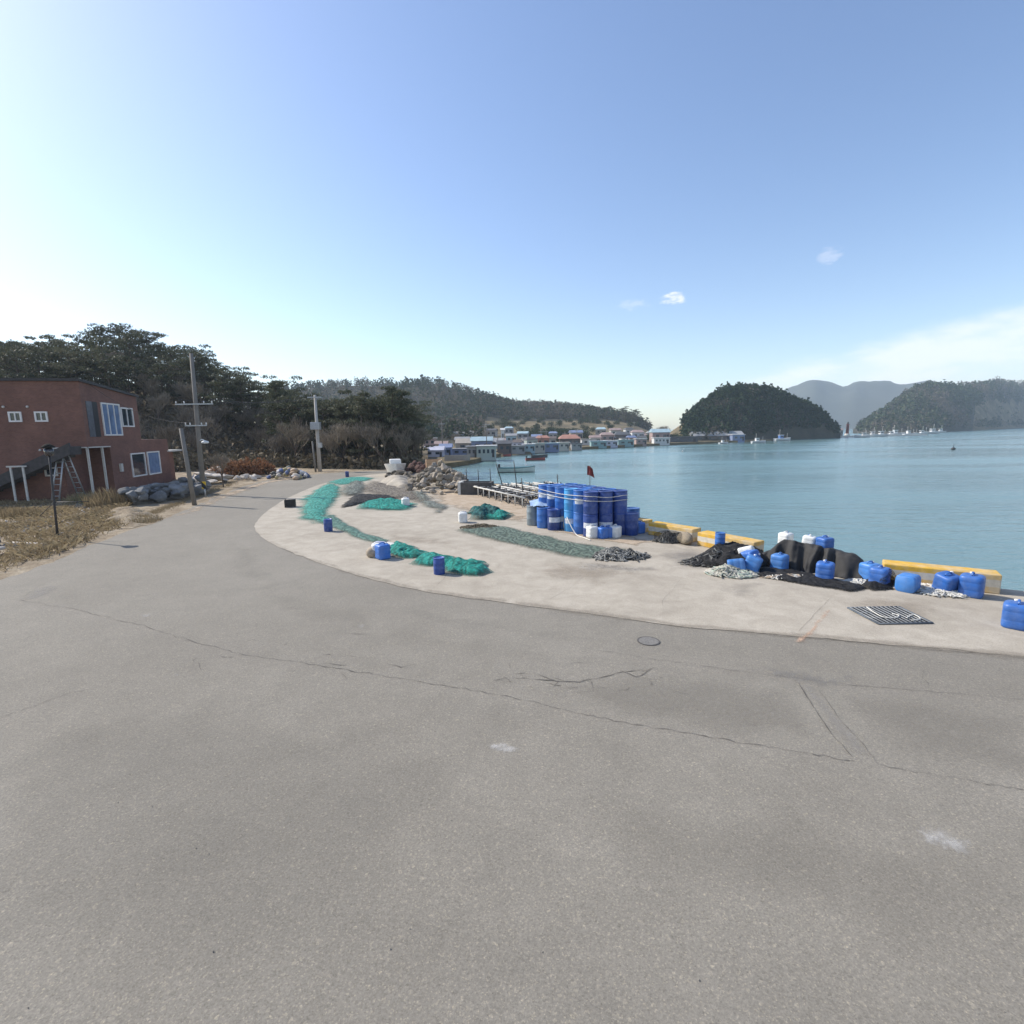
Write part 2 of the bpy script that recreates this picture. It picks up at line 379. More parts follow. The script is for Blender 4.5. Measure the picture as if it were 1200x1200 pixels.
def sheet(outline, res, hfun, mat, name, z0=.02, rim=.3, px=True):
    """a cloth-like sheet over an outlined patch of ground; hfun(x, y, fade) is its height"""
    P = [G(a, b) if px else Vector((a, b, 0)) for a, b in outline]
    xs = [p.x for p in P]; ys = [p.y for p in P]; cx, cy = sum(xs) / len(xs), sum(ys) / len(ys)
    ax, ay = min(xs) - res, min(ys) - res; nx = int((max(xs) - ax) / res) + 2; ny = int((max(ys) - ay) / res) + 2
    idx = {}; mb = MB(); mb.fade = []
    keep = {}
    for i in range(nx + 1):
        for j in range(ny + 1):
            x, y = ax + i * res, ay + j * res
            jx, jy = x + .5 * rim * noise.noise(Vector((x * 1.7, y * 1.7, 3))), y + .5 * rim * noise.noise(Vector((x * 1.7, y * 1.7, 9)))
            keep[i, j] = (x, y, inside((jx, jy), P), jx, jy)
    def vid(i, j):
        if (i, j) not in idx:
            x, y, ins, jx, jy = keep[i, j]
            fd = min(1.0, edist((jx, jy), P) / rim) if ins else 0.0
            idx[i, j] = len(mb.v); mb.v.append((x - cx, y - cy, z0 + hfun(x, y, fd))); mb.fade.append(fd)
        return idx[i, j]
    for i in range(nx):
        for j in range(ny):
            if any(keep[a, b][2] for a, b in ((i, j), (i + 1, j), (i, j + 1), (i + 1, j + 1))):
                mb.f.append((vid(i, j), vid(i + 1, j), vid(i + 1, j + 1), vid(i, j + 1))); mb.m.append(0); mb.s.append(True)
    return mb.build(name, mat, loc=(cx, cy, 0))

# ------------------------------------------------------------------ the quay: ground, road, apron, sea
BH = .35
blocks_px = [((745, 606), (765, 609)), ((770, 611), (822, 619)), ((829, 622), (896, 634)), ((1034, 656), (1168, 669))]
blocks = [(G(a[0], a[1], BH), G(b[0], b[1], BH)) for a, b in blocks_px]     # far top edge of each block
edge = [G(497, 551.5), G(520, 556), G(548, 564), G(580, 571), G(645, 586), G(735, 604)]
for a, b in blocks:
    d = (b - a).normalized(); n = Vector((-d.y, d.x, 0))
    if n.y < 0: n = -n
    for p in (a, b): q = p + n * .12; edge.append(Vector((q.x, q.y, 0)))
e1 = edge[-1]; dlast = (edge[-1] - edge[-2]).normalized()
edge += [e1 + dlast * 2.2, e1 + dlast * 7 + Vector((.8, -.6, 0)), Vector((30, -25, 0)), Vector((60, -90, 0)), Vector((60, -200, 0))]
land = edge + [Vector((-400, -200, 0)), Vector((-400, 75, 0)), Vector((-60, 70, 0)), Vector((-20, 62, 0)), AT(470, 505, 58)]
g = MB().poly(land, 0.0, wall=-4).build('ground', M_dirt); tag(g, kind='structure')
low = [G(x, y, WATER_Z) for x, y in [(500, 549.5), (520, 549), (540, 546), (557, 543), (566, 540), (580, 536.5), (600, 532), (640, 529), (700, 526), (745, 523.5), (790, 521.5), (850, 519), (890, 517.5), (925, 515), (982, 512.5)]]
low += [AT(985, 510, 300), AT(900, 505, 560), AT(300, 500, 560), Vector((-160, 120, 0)), AT(380, 505, 52), AT(470, 505, 52)]
g = MB().poly(low, LOW_Z, wall=-4).build('ground', M_field); tag(g, kind='structure')
sea = MB(); sea.add([(-6000, -3000, WATER_Z), (12000, -3000, WATER_Z), (12000, 12000, WATER_Z), (-6000, 12000, WATER_Z)], [(0, 1, 2, 3)])
tag(sea.build('water', M_water), kind='structure')

def smooth(pts, n=5):
    out = []
    for i in range(len(pts) - 1):
        p0, p1, p2, p3 = pts[max(i - 1, 0)], pts[i], pts[i + 1], pts[min(i + 2, len(pts) - 1)]
        for k in range(n):
            t = k / n
            out.append(tuple(.5 * (2 * b + (c - a) * t + (2 * a - 5 * b + 4 * c - d) * t * t + (3 * b - a - 3 * c + d) * t ** 3) for a, b, c, d in zip(p0, p1, p2, p3)))
    return out + [pts[-1]]
def jag(P, amt, s=2.0):
    return [Vector((p.x + amt * noise.noise(Vector((p.x * s, p.y * s, 1))), p.y + amt * noise.noise(Vector((p.x * s, p.y * s, 7))), 0)) for p in P]
road_left = [(-260, 770), (-100, 712), (0, 680), (60, 660), (105, 640), (150, 622), (185, 611), (222, 596), (250, 584), (280, 572), (310, 563.5), (345, 558.5), (380, 555), (430, 552), (470, 551)]
RL = jag([G(*p) for p in smooth(road_left, 6)], .22)
road = RL + [G(492, 552.5), G(520, 566), G(600, 600), G(720, 640), G(900, 680), G(1140, 712), e1 + dlast * 4 + Vector((-1.2, -.9, 0)), Vector((26, -25, 0)), Vector((26, -60, 0)), Vector((-40, -60, 0)), Vector((-22, 5, 0))]
tag(MB().poly(road, .006).build('road', M_road), kind='structure')
apr = [(1320, 790), (1200, 771), (1120, 763), (1040, 756), (900, 743), (800, 735), (700, 721), (600, 708), (500, 694), (420, 675), (360, 655), (318, 637), (300, 622), (302, 610), (325, 591), (350, 578), (375, 568), (400, 562), (430, 557), (465, 553.5)]
AP = jag([G(*p) for p in smooth(apr, 8)], .06, 3)
back = [p - Vector((0, 0, 0)) for p in edge[:len(edge) - 3]]
inner = []
for i, p in enumerate(back):
    a = back[max(i - 1, 0)]; b = back[min(i + 1, len(back) - 1)]; d = (b - a).normalized(); n = Vector((-d.y, d.x, 0))
    if n.y > 0: n = -n
    inner.append(p + n * .06)
apron = AP + inner[:]
# the quay's far part first, then round to the near right
tag(MB().poly(apron, .014).build('pavement', M_conc), kind='structure')

# worn patches, stains, cracks in the road and the apron
def patch(outline, mat, name, z, rim, res=.12):
    return tag(sheet(outline, res, lambda x, y, f: 0, mat, name, z, rim), kind='structure')
M_sand = mat_fade('sandy_dirt', [(.30, .235, .165), (.40, .32, .235), (.47, .40, .31)], 2.5, .95, .5)
M_darkpatch = mat_fade('dark_patch', [(.19, .18, .165), (.25, .235, .215)], 2.5, .8, .9, .42)  # tone darker than the apron concrete, thinning out towards the rim
M_smooth = mat_fade('smooth_asphalt_patch', [(.215, .21, .20), (.25, .243, .23)], 3, .9, .8, .7, 60)
M_pale = mat_fade('pale_asphalt_patch', [(.30, .285, .26), (.35, .33, .3)], 3, .9, .9, .5, 60)
M_chalk = mat_fade('white_splash', [(.5, .49, .46), (.66, .65, .63)], 9, .9, 1.3, .62, 22)
M_orange = mat_fade('faded_orange_paint', [(.56, .34, .22), (.6, .42, .3)], 5, .9, .7, .85, 40)
M_coarse = mat_fade('coarse_asphalt', [(.225, .208, .178), (.26, .241, .205), (.33, .305, .26)], 30, .95, 1.0, .5, 45, .15)
patch([(500, 575), (560, 568), (640, 590), (650, 604), (612, 614), (560, 606), (505, 590)], M_sand, 'sand_patch', .019, .9)
patch([(612, 612), (650, 606), (735, 626), (772, 636), (745, 642), (690, 634), (640, 622)], M_sand, 'sand_patch', .019, .4)
patch([(180, 612), (230, 592), (262, 578), (300, 566), (340, 559), (360, 559), (318, 566), (270, 583), (235, 600)], M_sand, 'sand_patch', .011, .6, .25)
patch([(770, 648), (800, 640), (850, 652), (838, 672), (790, 668), (772, 658)], M_darkpatch, 'dark_patch', .019, .5)
patch([(668, 657), (760, 664), (790, 670), (740, 672), (690, 668)], M_darkpatch, 'dark_patch', .019, .3)
patch([(840, 680), (905, 680), (900, 706), (850, 704)], M_darkpatch, 'dark_patch', .019, .6)
M_lane = mat_fade('worn_lane', [(.225, .208, .175), (.262, .242, .204)], .8, .9, 1.6, .4, 60)
M_cool = mat_fade('older_asphalt', [(.19, .18, .158), (.21, .2, .175)], .9, .9, 1.8, .3, 60)
patch([(240, 752), (330, 748), (480, 770), (620, 790), (800, 815), (1000, 860), (1000, 892), (800, 860), (600, 820), (420, 788)], M_lane, 'worn_road_lane', .0085, .7, .2)
patch([(300, 640), (345, 690), (480, 735), (640, 760), (800, 775), (1000, 790), (1260, 812), (1260, 832), (1000, 815), (800, 795), (620, 782), (450, 760), (310, 715), (262, 660), (268, 630)], M_lane, 'worn_road_lane', .0085, .6, .2)
patch([(-60, 900), (60, 850), (260, 800), (420, 830), (560, 900), (520, 1000), (420, 1240), (-200, 1240)], M_cool, 'older_road_patch', .0085, .8, .15)
patch([(640, 950), (900, 930), (1240, 980), (1300, 1100), (1000, 1120), (740, 1060)], M_lane, 'worn_road_lane', .0085, .6, .15)
patch([(430, 700), (520, 720), (700, 745), (820, 757), (820, 766), (700, 757), (500, 732)], M_cool, 'older_road_patch', .0085, .3, .15)
patch([(880, 786), (930, 782), (1000, 792), (990, 806), (920, 802)], M_smooth, 'smooth_road_patch', .011, .35)
patch([(22, 704), (45, 688), (72, 685), (66, 694), (35, 706)], M_pale, 'pale_road_patch', .011, .2)
patch([(932, 800), (950, 800), (1032, 890), (1003, 894)], M_pale, 'pale_road_patch', .011, .12, .05)
patch([(612, 800), (740, 786), (930, 800), (1000, 888), (880, 870), (700, 838)], M_coarse, 'coarse_road_patch', .010, .5, .1)
patch([(970, 806), (1220, 830), (1240, 925), (1040, 895)], M_coarse, 'coarse_road_patch', .010, .5, .1)
patch([(566, 874), (588, 870), (610, 876), (606, 884), (578, 884)], M_chalk, 'white_splash', .013, .06, .02)
patch([(1070, 966), (1105, 970), (1136, 986), (1144, 1006), (1110, 1002), (1076, 988)], M_chalk, 'white_splash', .013, .12, .02)
patch([(160, 722), (176, 719), (180, 722), (166, 725)], M_chalk, 'white_splash', .013, .1, .03)
patch([(415, 733), (428, 731), (430, 735), (420, 737)], M_chalk, 'white_splash', .013, .1, .03)
patch([(203, 789), (212, 789), (213, 793), (204, 793)], M_chalk, 'white_splash', .013, .06, .02)
patch([(925, 757), (968, 715), (980, 716), (945, 755)], M_orange, 'paint_streak', .019, .12, .05)
M_crack = simple('crack', (.105, .095, .083), .95, .3, 30)
def crack(pts, w, amp=4, step=6, z=.0125):
    pts2 = []
    for (a, b), (c, d) in zip(pts, pts[1:]):
        n = max(2, int(math.hypot(c - a, d - b) / step))
        for k in range(n): pts2.append((a + (c - a) * k / n, b + (d - b) * k / n))
    pts2.append(pts[-1]); s = R.random() * 50
    Q = []
    for i, (a, b) in enumerate(pts2):
        p = G(a, b); p.z = 0; k = 1.8 / ppm(p)
        p += Vector((noise.noise(Vector((i * .6, s, 0))) * amp * k * .4, noise.noise(Vector((i * .6, s, 9))) * amp * k * .6, 0)); Q.append(p)
    mb = MB(); vs = []; fs = []
    for i, p in enumerate(Q):
        t = (Q[min(i + 1, len(Q) - 1)] - Q[max(i - 1, 0)]).normalized(); n = Vector((-t.y, t.x, 0))
        ww = w * .5 * (.1 + 1.2 * abs(noise.noise(Vector((i * .83, s, 4))))) * (0.15 if i in (0, len(Q) - 1) else 1)
        vs += [(p.x + n.x * ww, p.y + n.y * ww, z), (p.x - n.x * ww, p.y - n.y * ww, z)]
    fs = [(2 * i, 2 * i + 1, 2 * i + 3, 2 * i + 2) for i in range(len(Q) - 1)]
    mb.add(vs, fs); tag(mb.build('road_crack', M_crack), kind='structure')
for pts, w in [([(215, 750), (300, 770), (400, 785), (500, 801), (600, 818), (700, 842), (800, 859), (900, 876), (1003, 893)], .012),
               ([(935, 800), (952, 828), (972, 858), (1003, 893)], .018), ([(958, 806), (985, 845), (1010, 872), (1030, 898)], .010),
               ([(1030, 898), (1090, 908), (1150, 918), (1220, 930)], .010), ([(700, 762), (780, 775), (850, 785), (1000, 804), (1200, 820)], .010),
               ([(0, 842), (40, 828), (75, 815), (110, 808)], .010), ([(20, 703), (90, 715), (160, 732), (225, 752)], .012),
               ([(455, 778), (470, 782), (490, 779)], .022), ([(600, 795), (640, 798), (680, 800), (720, 790), (760, 786)], .02),
               ([(630, 792), (655, 800), (648, 806)], .016), ([(690, 795), (697, 812)], .012), ([(725, 786), (745, 794), (770, 782)], .022),
               ([(578, 800), (592, 796), (600, 801)], .022), ([(820, 735), (900, 744), (1000, 753), (1100, 762), (1200, 771)], .014),
               ([(300, 622), (320, 638), (360, 655), (420, 675), (500, 694), (600, 708), (700, 721), (800, 735)], .014),
               ([(1085, 780), (1080, 795), (1090, 805)], .008), ([(22, 704), (45, 688), (70, 676), (105, 655)], .012),
               ([(775, 722), (778, 705), (800, 690), (812, 680)], .006), ([(405, 742), (432, 744)], .018), ([(0, 1048), (22, 1042)], .008)]:
    crack(pts, w)
for k in range(34):
    x_, y_ = (R.uniform(560, 790), R.uniform(778, 812)) if k < 20 else (R.uniform(225, 470), R.uniform(752, 792))
    a_ = R.uniform(-.5, .5) + (1.4 if R.random() < .25 else 0); l_ = R.uniform(8, 34)
    crack([(x_, y_), (x_ + l_ * math.cos(a_) * .5, y_ + l_ * math.sin(a_) * .25 + R.uniform(-2, 2)), (x_ + l_ * math.cos(a_), y_ + l_ * math.sin(a_) * .4)], R.uniform(.008, .018))
M_seam = mat_fade('seam_grit', [(.22, .19, .15), (.30, .265, .215), (.36, .32, .26)], 6, .95, .9, .6, 60)
patch([(1300, 772), (1200, 764), (1040, 750), (900, 738), (800, 730), (700, 716), (600, 703), (600, 711), (700, 724), (800, 738), (900, 747), (1040, 760), (1200, 776), (1300, 785)], M_seam, 'seam_grit', .0185, .16, .07)
patch([(600, 703), (500, 690), (420, 671), (360, 651), (320, 634), (304, 622), (299, 623), (316, 638), (358, 656), (418, 677), (498, 696), (600, 711)], M_seam, 'seam_grit', .0185, .16, .07)
for pts in ([(778, 722), (776, 705), (790, 690), (800, 676)], [(640, 706), (668, 690), (690, 672), (706, 660)], [(508, 690), (520, 680), (528, 668)], [(935, 742), (960, 715), (975, 700)]):
    crack(pts, .007, 2, 5, .0205)
M_rustst = mat_fade('brown_stain', [(.27, .22, .165), (.33, .28, .22)], 3, .9, 1.2, .5)
patch([(640, 655), (720, 662), (760, 676), (700, 690), (620, 675)], M_rustst, 'brown_stain', .019, .6)
patch([(980, 700), (1060, 700), (1120, 708), (1100, 735), (1010, 742)], M_rustst, 'brown_stain', .0188, .5)
patch([(420, 622), (520, 630), (560, 645), (470, 640)], M_rustst, 'brown_stain', .019, .7)
# loose grit scattered over the road near the camera
gm = MB()
for i in range(50):
    px_, py_ = R.uniform(0, 1200), 760 + 440 * R.random() ** 1.3
    p = G(px_, py_); s = R.uniform(.002, .006)
    gm.lathe([(s * .6, 0), (s, s * .5), (s * .4, s)], 5, (p.x, p.y, .008), 0, False)
tag(gm.build('road_grit', simple('grit', (.24, .22, .19), .9, .6, 40)), kind='stuff')

# ------------------------------------------------------------------ hills
def polar_hill(name, pxs, ds, zfun, mat, wood=None):
    mb = MB(); n = len(ds)
    for px in pxs:
        for d in ds:
            p = AT(px, 500, d); mb.v.append((p.x, p.y, zfun(px, d)))
    for i in range(len(pxs) - 1):
        for j in range(n - 1):
            mb.f.append((i * n + j, (i + 1) * n + j, (i + 1) * n + j + 1, i * n + j + 1)); mb.m.append(1 if wood and wood(pxs[i], ds[j]) else 0); mb.s.append(True)
    return tag(mb.build(name, [mat, M_floor]), kind='structure')
M_floor = mat_dirt('forest_floor', (.03, .032, .022), (.055, .052, .036), (.085, .075, .05), .12)
def top_z(px, y, d): return H + (horizon(px) - y) / F * d
D0 = [(-500, 30), (0, 40), (200, 45), (300, 50), (380, 46), (440, 44), (490, 47)]
SK = [(-500, 385), (0, 391), (60, 393), (110, 388), (150, 383), (190, 390), (215, 402), (245, 405), (275, 420), (300, 438), (335, 437), (360, 450), (400, 462), (440, 470), (470, 464), (485, 500), (500, 540)]
def wood_z(px, d):
    d0 = lerp(D0, px); ridge = max(.3, top_z(px, lerp(SK, px), d0 + 30) - 8.2)
    p = AT(px, 500, d)
    return ridge * sstep(d0 - 2, d0 + 30, d) + (.5 * fbm(p.x, p.y, 2, .12) if d > d0 else 0) - .05
polar_hill('hill', list(range(-500, 505, 20)), [38 + 2.5 * i for i in range(-5, 26)], wood_z, M_earth)

S2 = [(300, 455), (375, 447), (420, 445), (470, 446), (510, 442), (540, 449), (560, 456), (600, 469), (650, 471), (700, 476), (735, 483), (752, 490), (762, 500), (790, 506)]
FR = [(300, 150), (480, 170), (560, 200), (600, 230), (760, 250)]
def vill_z(px, d):
    r = max(0.0, top_z(px, lerp(S2, px), 430) - 5.2)
    f0 = lerp(FR, px); sh = lerp([(480, 85), (560, 100), (600, 112), (640, 126), (700, 152), (745, 168), (790, 186)], px)
    field = 9.5 * sstep(f0 - 75, 330, d) * sstep(800, 720, px)
    p = AT(px, 500, d)
    if d < sh: return -3.6
    return LOW_Z - .15 + field + (r - field) * sstep(290, 430, d) * (1 if r > field else 0) * sstep(470, 560, 1e3) + .8 * fbm(p.x, p.y, 5, .02) * sstep(sh, sh + 60, d)
polar_hill('hill', list(range(300, 800, 8)), [70 + 10 * i for i in range(50)], vill_z, M_field, lambda px, d: (px < 562 and d > 150) or d > 315)

S3 = [(770, 512), (785, 499), (795, 492), (805, 485), (820, 473), (835, 461), (850, 454), (875, 452), (900, 456), (925, 465), (950, 476), (968, 488), (976, 497), (981, 510)]
def isl_z(px, d):
    r = max(0, top_z(px, lerp(S3, px), 235) - 3.0); f0 = lerp([(770, 178), (850, 190), (925, 222), (982, 240)], px)
    return -3.0 + (r + 3.0) * sstep(f0 - 4, 240, d) * sstep(320, 262, d)
polar_hill('hill', list(range(766, 990, 4)), [176 + 4 * i for i in range(40)], isl_z, M_field, lambda px, d: px > 806)

FH = [(1000, 330), (1050, 330), (1100, 360), (1150, 460), (1200, 640), (1500, 800)]
S4 = [(1000, 503), (1010, 494), (1030, 481), (1050, 467), (1068, 454), (1085, 450), (1110, 453), (1140, 450), (1165, 447), (1185, 450), (1200, 446), (1300, 440), (1500, 450)]
def head_z(px, d):
    f0 = lerp(FH, px); r = max(0, top_z(px, lerp(S4, px), f0 + 200) - 6.5)
    return -3.0 + (r + 3) * sstep(f0 - 8, f0 + 200, d)
polar_hill('hill', list(range(1000, 1510, 10)), [310 + 16 * i for i in range(50)], head_z, M_field, lambda px, d: not (px > 1130 and d < lerp(FH, px) + 125))
S5 = [(780, 512), (840, 489), (880, 476), (905, 467), (922, 459), (940, 452.5), (953, 449), (965, 453), (985, 456.5), (992, 453), (1000, 450.5), (1012, 453), (1030, 452.5), (1058, 452), (1080, 448), (1105, 452), (1180, 458), (1400, 470), (1600, 490)]
def mount_z(px, d):
    r = top_z(px, lerp(S5, px), 1500); p = AT(px, 500, d)
    return -5 + (r + 5) * sstep(1100, 1500, d) * (1 + .18 * fbm(p.x, p.y, 3, .007) * (1 if d < 1480 else 0))
polar_hill('mountain', list(range(780, 1600, 6)), [1100 + 25 * i for i in range(19)], mount_z, simple('mountain_wood', (.055, .06, .045), .95, .35, .006))
pf = top_z

# ------------------------------------------------------------------ trees
def pad(mb, c, rx, rz_, n, size, mi):
    for k in range(n):
        a = R.uniform(0, 2 * math.pi); q = math.sqrt(R.random())
        p = Vector((c.x + rx * q * math.cos(a), c.y + rx * q * math.sin(a), c.z + rz_ * (R.random() - .35) * (1.2 - q)))
        mb.card(p, size * R.uniform(.6, 1.3), (R.gauss(0, .7), R.gauss(0, .7), R.uniform(.1, 1.2)), mi, .26)
def pine(h, spread, npad, lean, conic=0.0):
    tb, cb = MB(), MB()
    bend = [Vector((lean[0] * t + .25 * math.sin(t * 3 + lean[1] * 7) * t, lean[1] * t, h * t)) for t in (0, .2, .4, .6, .8, .97)]
    tb.path(bend, [h * .022, h * .019, h * .016, h * .012, h * .008, h * .003], 6)
    for i in range(npad):
        t = .2 + .78 * (i + .5) / npad; t = min(.99, t + R.uniform(-.04, .04))
        k = t * 5; j = min(4, int(k)); q = bend[j].lerp(bend[j + 1], k - j)
        a = i * 2.4 + R.uniform(-.5, .5)
        reach = spread * ((1 - t) * conic + (1 - conic) * (1 - abs(t - .62) * 1.3)) * R.uniform(.55, 1.15)
        reach = max(.12 * spread, reach)
        e = q + Vector((math.cos(a) * reach, math.sin(a) * reach, reach * R.uniform(.0, .75)))
        tb.path([q, q.lerp(e, .5) + Vector((0, 0, -.04 * h * .3)), e], [h * .007, h * .005, h * .002], 4)
        pad(cb, e, spread * R.uniform(.26, .42), .46 * spread * .5, 72, .36, 0)
        pad(cb, q.lerp(e, .55), spread * R.uniform(.2, .3), .36 * spread * .5, 30, .34, 0)
    pad(cb, bend[-1] + Vector((0, 0, .05)), spread * .22, .45, 46, .36, 0)
    return tb, cb
def bare(h, seed_spread):
    tb, cb = MB(), MB()
    def br(p, d, L, r, lev):
        q = p + d * L
        m = p.lerp(q, .5) + Vector((R.uniform(-.06, .06), R.uniform(-.06, .06), R.uniform(-.03, .06))) * L
        (tb if lev < 2 else cb).path([p, m, q], [r, r * .8, r * .6], 5 if lev < 2 else 3, 0, False)
        if lev >= 4:
            for k in range(3):
                cb.card(q + Vector((R.uniform(-.2, .2), R.uniform(-.2, .2), R.uniform(-.1, .25))), R.uniform(.3, .6), (d.x + R.uniform(-.6, .6), d.y + R.uniform(-.6, .6), d.z + .3), 0, .07)
            return
        for k in range(4 if lev else 5):
            a = R.uniform(0, 2 * math.pi); sp = R.uniform(.35, .85) * seed_spread
            nd_ = (d + Vector((math.cos(a) * sp, math.sin(a) * sp, R.uniform(.0, .35)))).normalized()
            br(p.lerp(q, R.uniform(.55, 1)), nd_, L * R.uniform(.55, .78), r * .55, lev + 1)
    br(Vector((0, 0, 0)), Vector((R.uniform(-.1, .1), R.uniform(-.1, .1), 1)).normalized(), h * .34, h * .018, 0)
    return tb, cb
def bush(h, w, n, size):
    tb, cb = MB(), MB()
    for k in range(6):
        a = R.uniform(0, 6.28); tb.tube((0, 0, 0), (math.cos(a) * w * .3, math.sin(a) * w * .3, h * .6), .03 * h, .01 * h, 4)
    for k in range(9):
        a = R.uniform(0, 6.28); q = R.random() ** .5 * .55
        c = Vector((math.cos(a) * w * q, math.sin(a) * w * q, h * R.uniform(.25, .75) * (1.15 - q)))
        for i in range(n // 9):
            v = Vector((R.gauss(0, 1), R.gauss(0, 1), R.gauss(0, 1))).normalized() * R.random() ** .4
            p = c + Vector((v.x * w * .42, v.y * w * .42, v.z * h * .3)); p.z = max(.03, p.z)
            cb.card(p, size * R.uniform(.6, 1.3), None, 0, .55)
    return tb, cb
def tree_proto(name, tbcb, leaf, bark, cat, crown='crown'):
    o = thing(name, '', cat)
    tbcb[0].build('trunk', bark, o); tbcb[1].build(crown, leaf, o); return o
class Kind:
    def __init__(s, protos): s.p = protos; s.used = set()
    def place(s, loc, label, group, scale=1.0, rz=None, k=None):
        i = R.randrange(len(s.p)) if k is None else k
        rz = R.uniform(0, 6.28) if rz is None else rz
        if i not in s.used:
            s.used.add(i); o = s.p[i]; o.location = loc; o.rotation_euler = (0, 0, rz) if not isinstance(rz, tuple) else rz
            o.scale = scale if isinstance(scale, tuple) else (scale,) * 3; tag(o, label, None, group); return o
        return dup(s.p[i], loc, rz, label, group, scale)
    def finish(s):
        for i, o in enumerate(s.p):
            if i not in s.used:
                for ch in list(o.children):
                    for c2 in list(ch.children): bpy.data.objects.remove(c2)
                    bpy.data.objects.remove(ch)
                bpy.data.objects.remove(o)
PINES = Kind([tree_proto('pine_tree', pine(6.5, 2.2, 18, l), M_pine, M_bark, 'tree') for l in ((.3, .1), (-.4, .3), (.1, -.3), (.6, .2))])
CONES = Kind([tree_proto('conifer_tree', pine(7, 2.1, 22, l, .75), M_pine, M_bark, 'tree') for l in ((.1, .1), (-.2, .1))])
BARES = Kind([tree_proto('bare_tree', bare(5.5, s), M_twig, M_bark, 'tree') for s in (.8, 1.0, .9)])
G_W = 'trees on the wooded slope behind the brick house'
def wp(px, d): p = AT(px, 500, d); return Vector((p.x, p.y, wood_z(px, d) - .1))
pl = 'dark green pine on the wooded slope above the brick house'
pr = 'dark pine in the wood between the brick house and the village'
for i in range(96):
    px = -40 + 535 * (i + R.random()) / 96; d0 = lerp(D0, px)
    for row in range(1):
        d = d0 + R.uniform(12, 36) if px < 300 else d0 + R.uniform(4, 26)
        PINES.place(wp(px, d), pl if px < 215 else pr, G_W, R.uniform(.75, 1.12))
for px, s in [(5, 1.1), (40, 1.0), (78, 1.1), (112, .95), (145, 1.2), (150, 1.05), (178, 1.15), (196, 1.0), (237, 1.1), (262, 1.0), (60, 1.0), (25, 1.05), (128, 1.1), (165, 1.0), (-15, 1.1), (210, .9)]:
    PINES.place(wp(px, lerp(D0, px) + 30), 'tall pine standing out on the skyline of the slope above the brick house', G_W, s)
for px, s, dd in [(330, 1.15, 5), (343, .95, 7), (366, .8, 8), (402, .85, 4), (425, .9, 3), (441, .85, 5), (462, 1.05, 2), (472, 1.0, 3), (482, .8, 4), (390, .8, 6), (415, .8, 6), (452, .85, 5)]:
    CONES.place(wp(px, lerp(D0, px) + dd), 'tall dark conifer at the road end of the wood, near the white utility pole', 'conifers at the end of the road', s)
for i in range(140):
    px = -40 + 530 * (i + R.random()) / 140; d0 = lerp(D0, px)
    d = d0 + (R.uniform(0, 34) if px < 310 else R.uniform(0, 16))
    BARES.place(wp(px, d), 'bare grey brown tree behind the brick house' if px < 215 else 'bare grey brown tree in the wood beyond the bend in the road', 'bare trees along the foot of the slope', R.uniform(.65, 1.1))
ug = MB()
for i in range(15000):
    px = R.uniform(-60, 492); d0 = lerp(D0, px); d = d0 + 30 * R.random() ** 1.6 - .5
    p = wp(px, d); p.z += R.uniform(0, 1.5) * (1 - .4 * R.random())
    ug.card(p, R.uniform(.25, .75), None, 0, .5)
tag(ug.build('undergrowth', M_brush), 'brown undergrowth and dead leaves between the trees of the slope', 'undergrowth', kind='stuff')

M_far2 = mat_foliage('wood_foliage_grey', [(.05, .047, .038), (.085, .075, .06), (.12, .105, .082), (.16, .135, .10)], .9, .1)
M_far3 = mat_foliage('wood_foliage_dark', [(.012, .026, .012), (.022, .04, .018), (.034, .055, .026), (.052, .072, .035)], .9, .1)
def forest(name, label, n, sampler, hmin, hmax, k, brown, sc_n):
    mb = MB()
    for i in range(n):
        s = sampler()
        if s is None: continue
        p = s; q_ = R.random(); h = R.uniform(hmin, hmax) * (1.3 if q_ > .93 else 1); w = h * R.uniform(.3, .48); con = R.random() < .5
        v = noise.noise(Vector((p.x * sc_n, p.y * sc_n, 3))) + R.gauss(0, .28) + brown(p)
        mi = 1 if v > .15 else (2 if v < -.2 else 0)
        kk = int(k * (1.0 if mi != 1 else 1.2)); 
        for j in range(kk):
            t = R.random(); a = R.uniform(0, 6.28); q = R.random() ** .5
            rr = w * q * ((1.15 - t) if con and mi != 1 else math.sin(math.pi * min(.98, .15 + .8 * t)))
            mb.card((p.x + math.cos(a) * rr, p.y + math.sin(a) * rr, p.z + h * (.1 + .9 * t)), h * R.uniform(.16, .34), None, mi, .6 if mi != 1 else .3)
    tag(mb.build(name, [M_far, M_far2, M_far3]), label, 'woodland', kind='stuff')
def s_vill():
    px = R.uniform(320, 762)
    if px < 565: d = R.uniform(175, 440)
    else: d = R.uniform(335, 440)
    if px > 752 and R.random() < .5: return None
    p = AT(px, 500, d); return Vector((p.x, p.y, vill_z(px, d) - .2))
forest('forest', 'grey green wood covering the hill behind the harbour village', 5200, s_vill, 3.4, 6.4, 24, lambda p: -.02 + (.25 if p.z < 9 else 0), .02)
def s_isl():
    px = R.uniform(800, 981); d = R.uniform(lerp([(770, 186), (850, 196), (925, 226), (982, 240)], px), 266)
    p = AT(px, 500, d); z = isl_z(px, d)
    if z < -1.0: return None
    return Vector((p.x, p.y, z - .2))
forest('forest', 'dense dark wood covering the round headland beyond the water', 3000, s_isl, 2.2, 4.6, 28, lambda p: -.42 + max(0, (6 - p.z) * .06), .06)
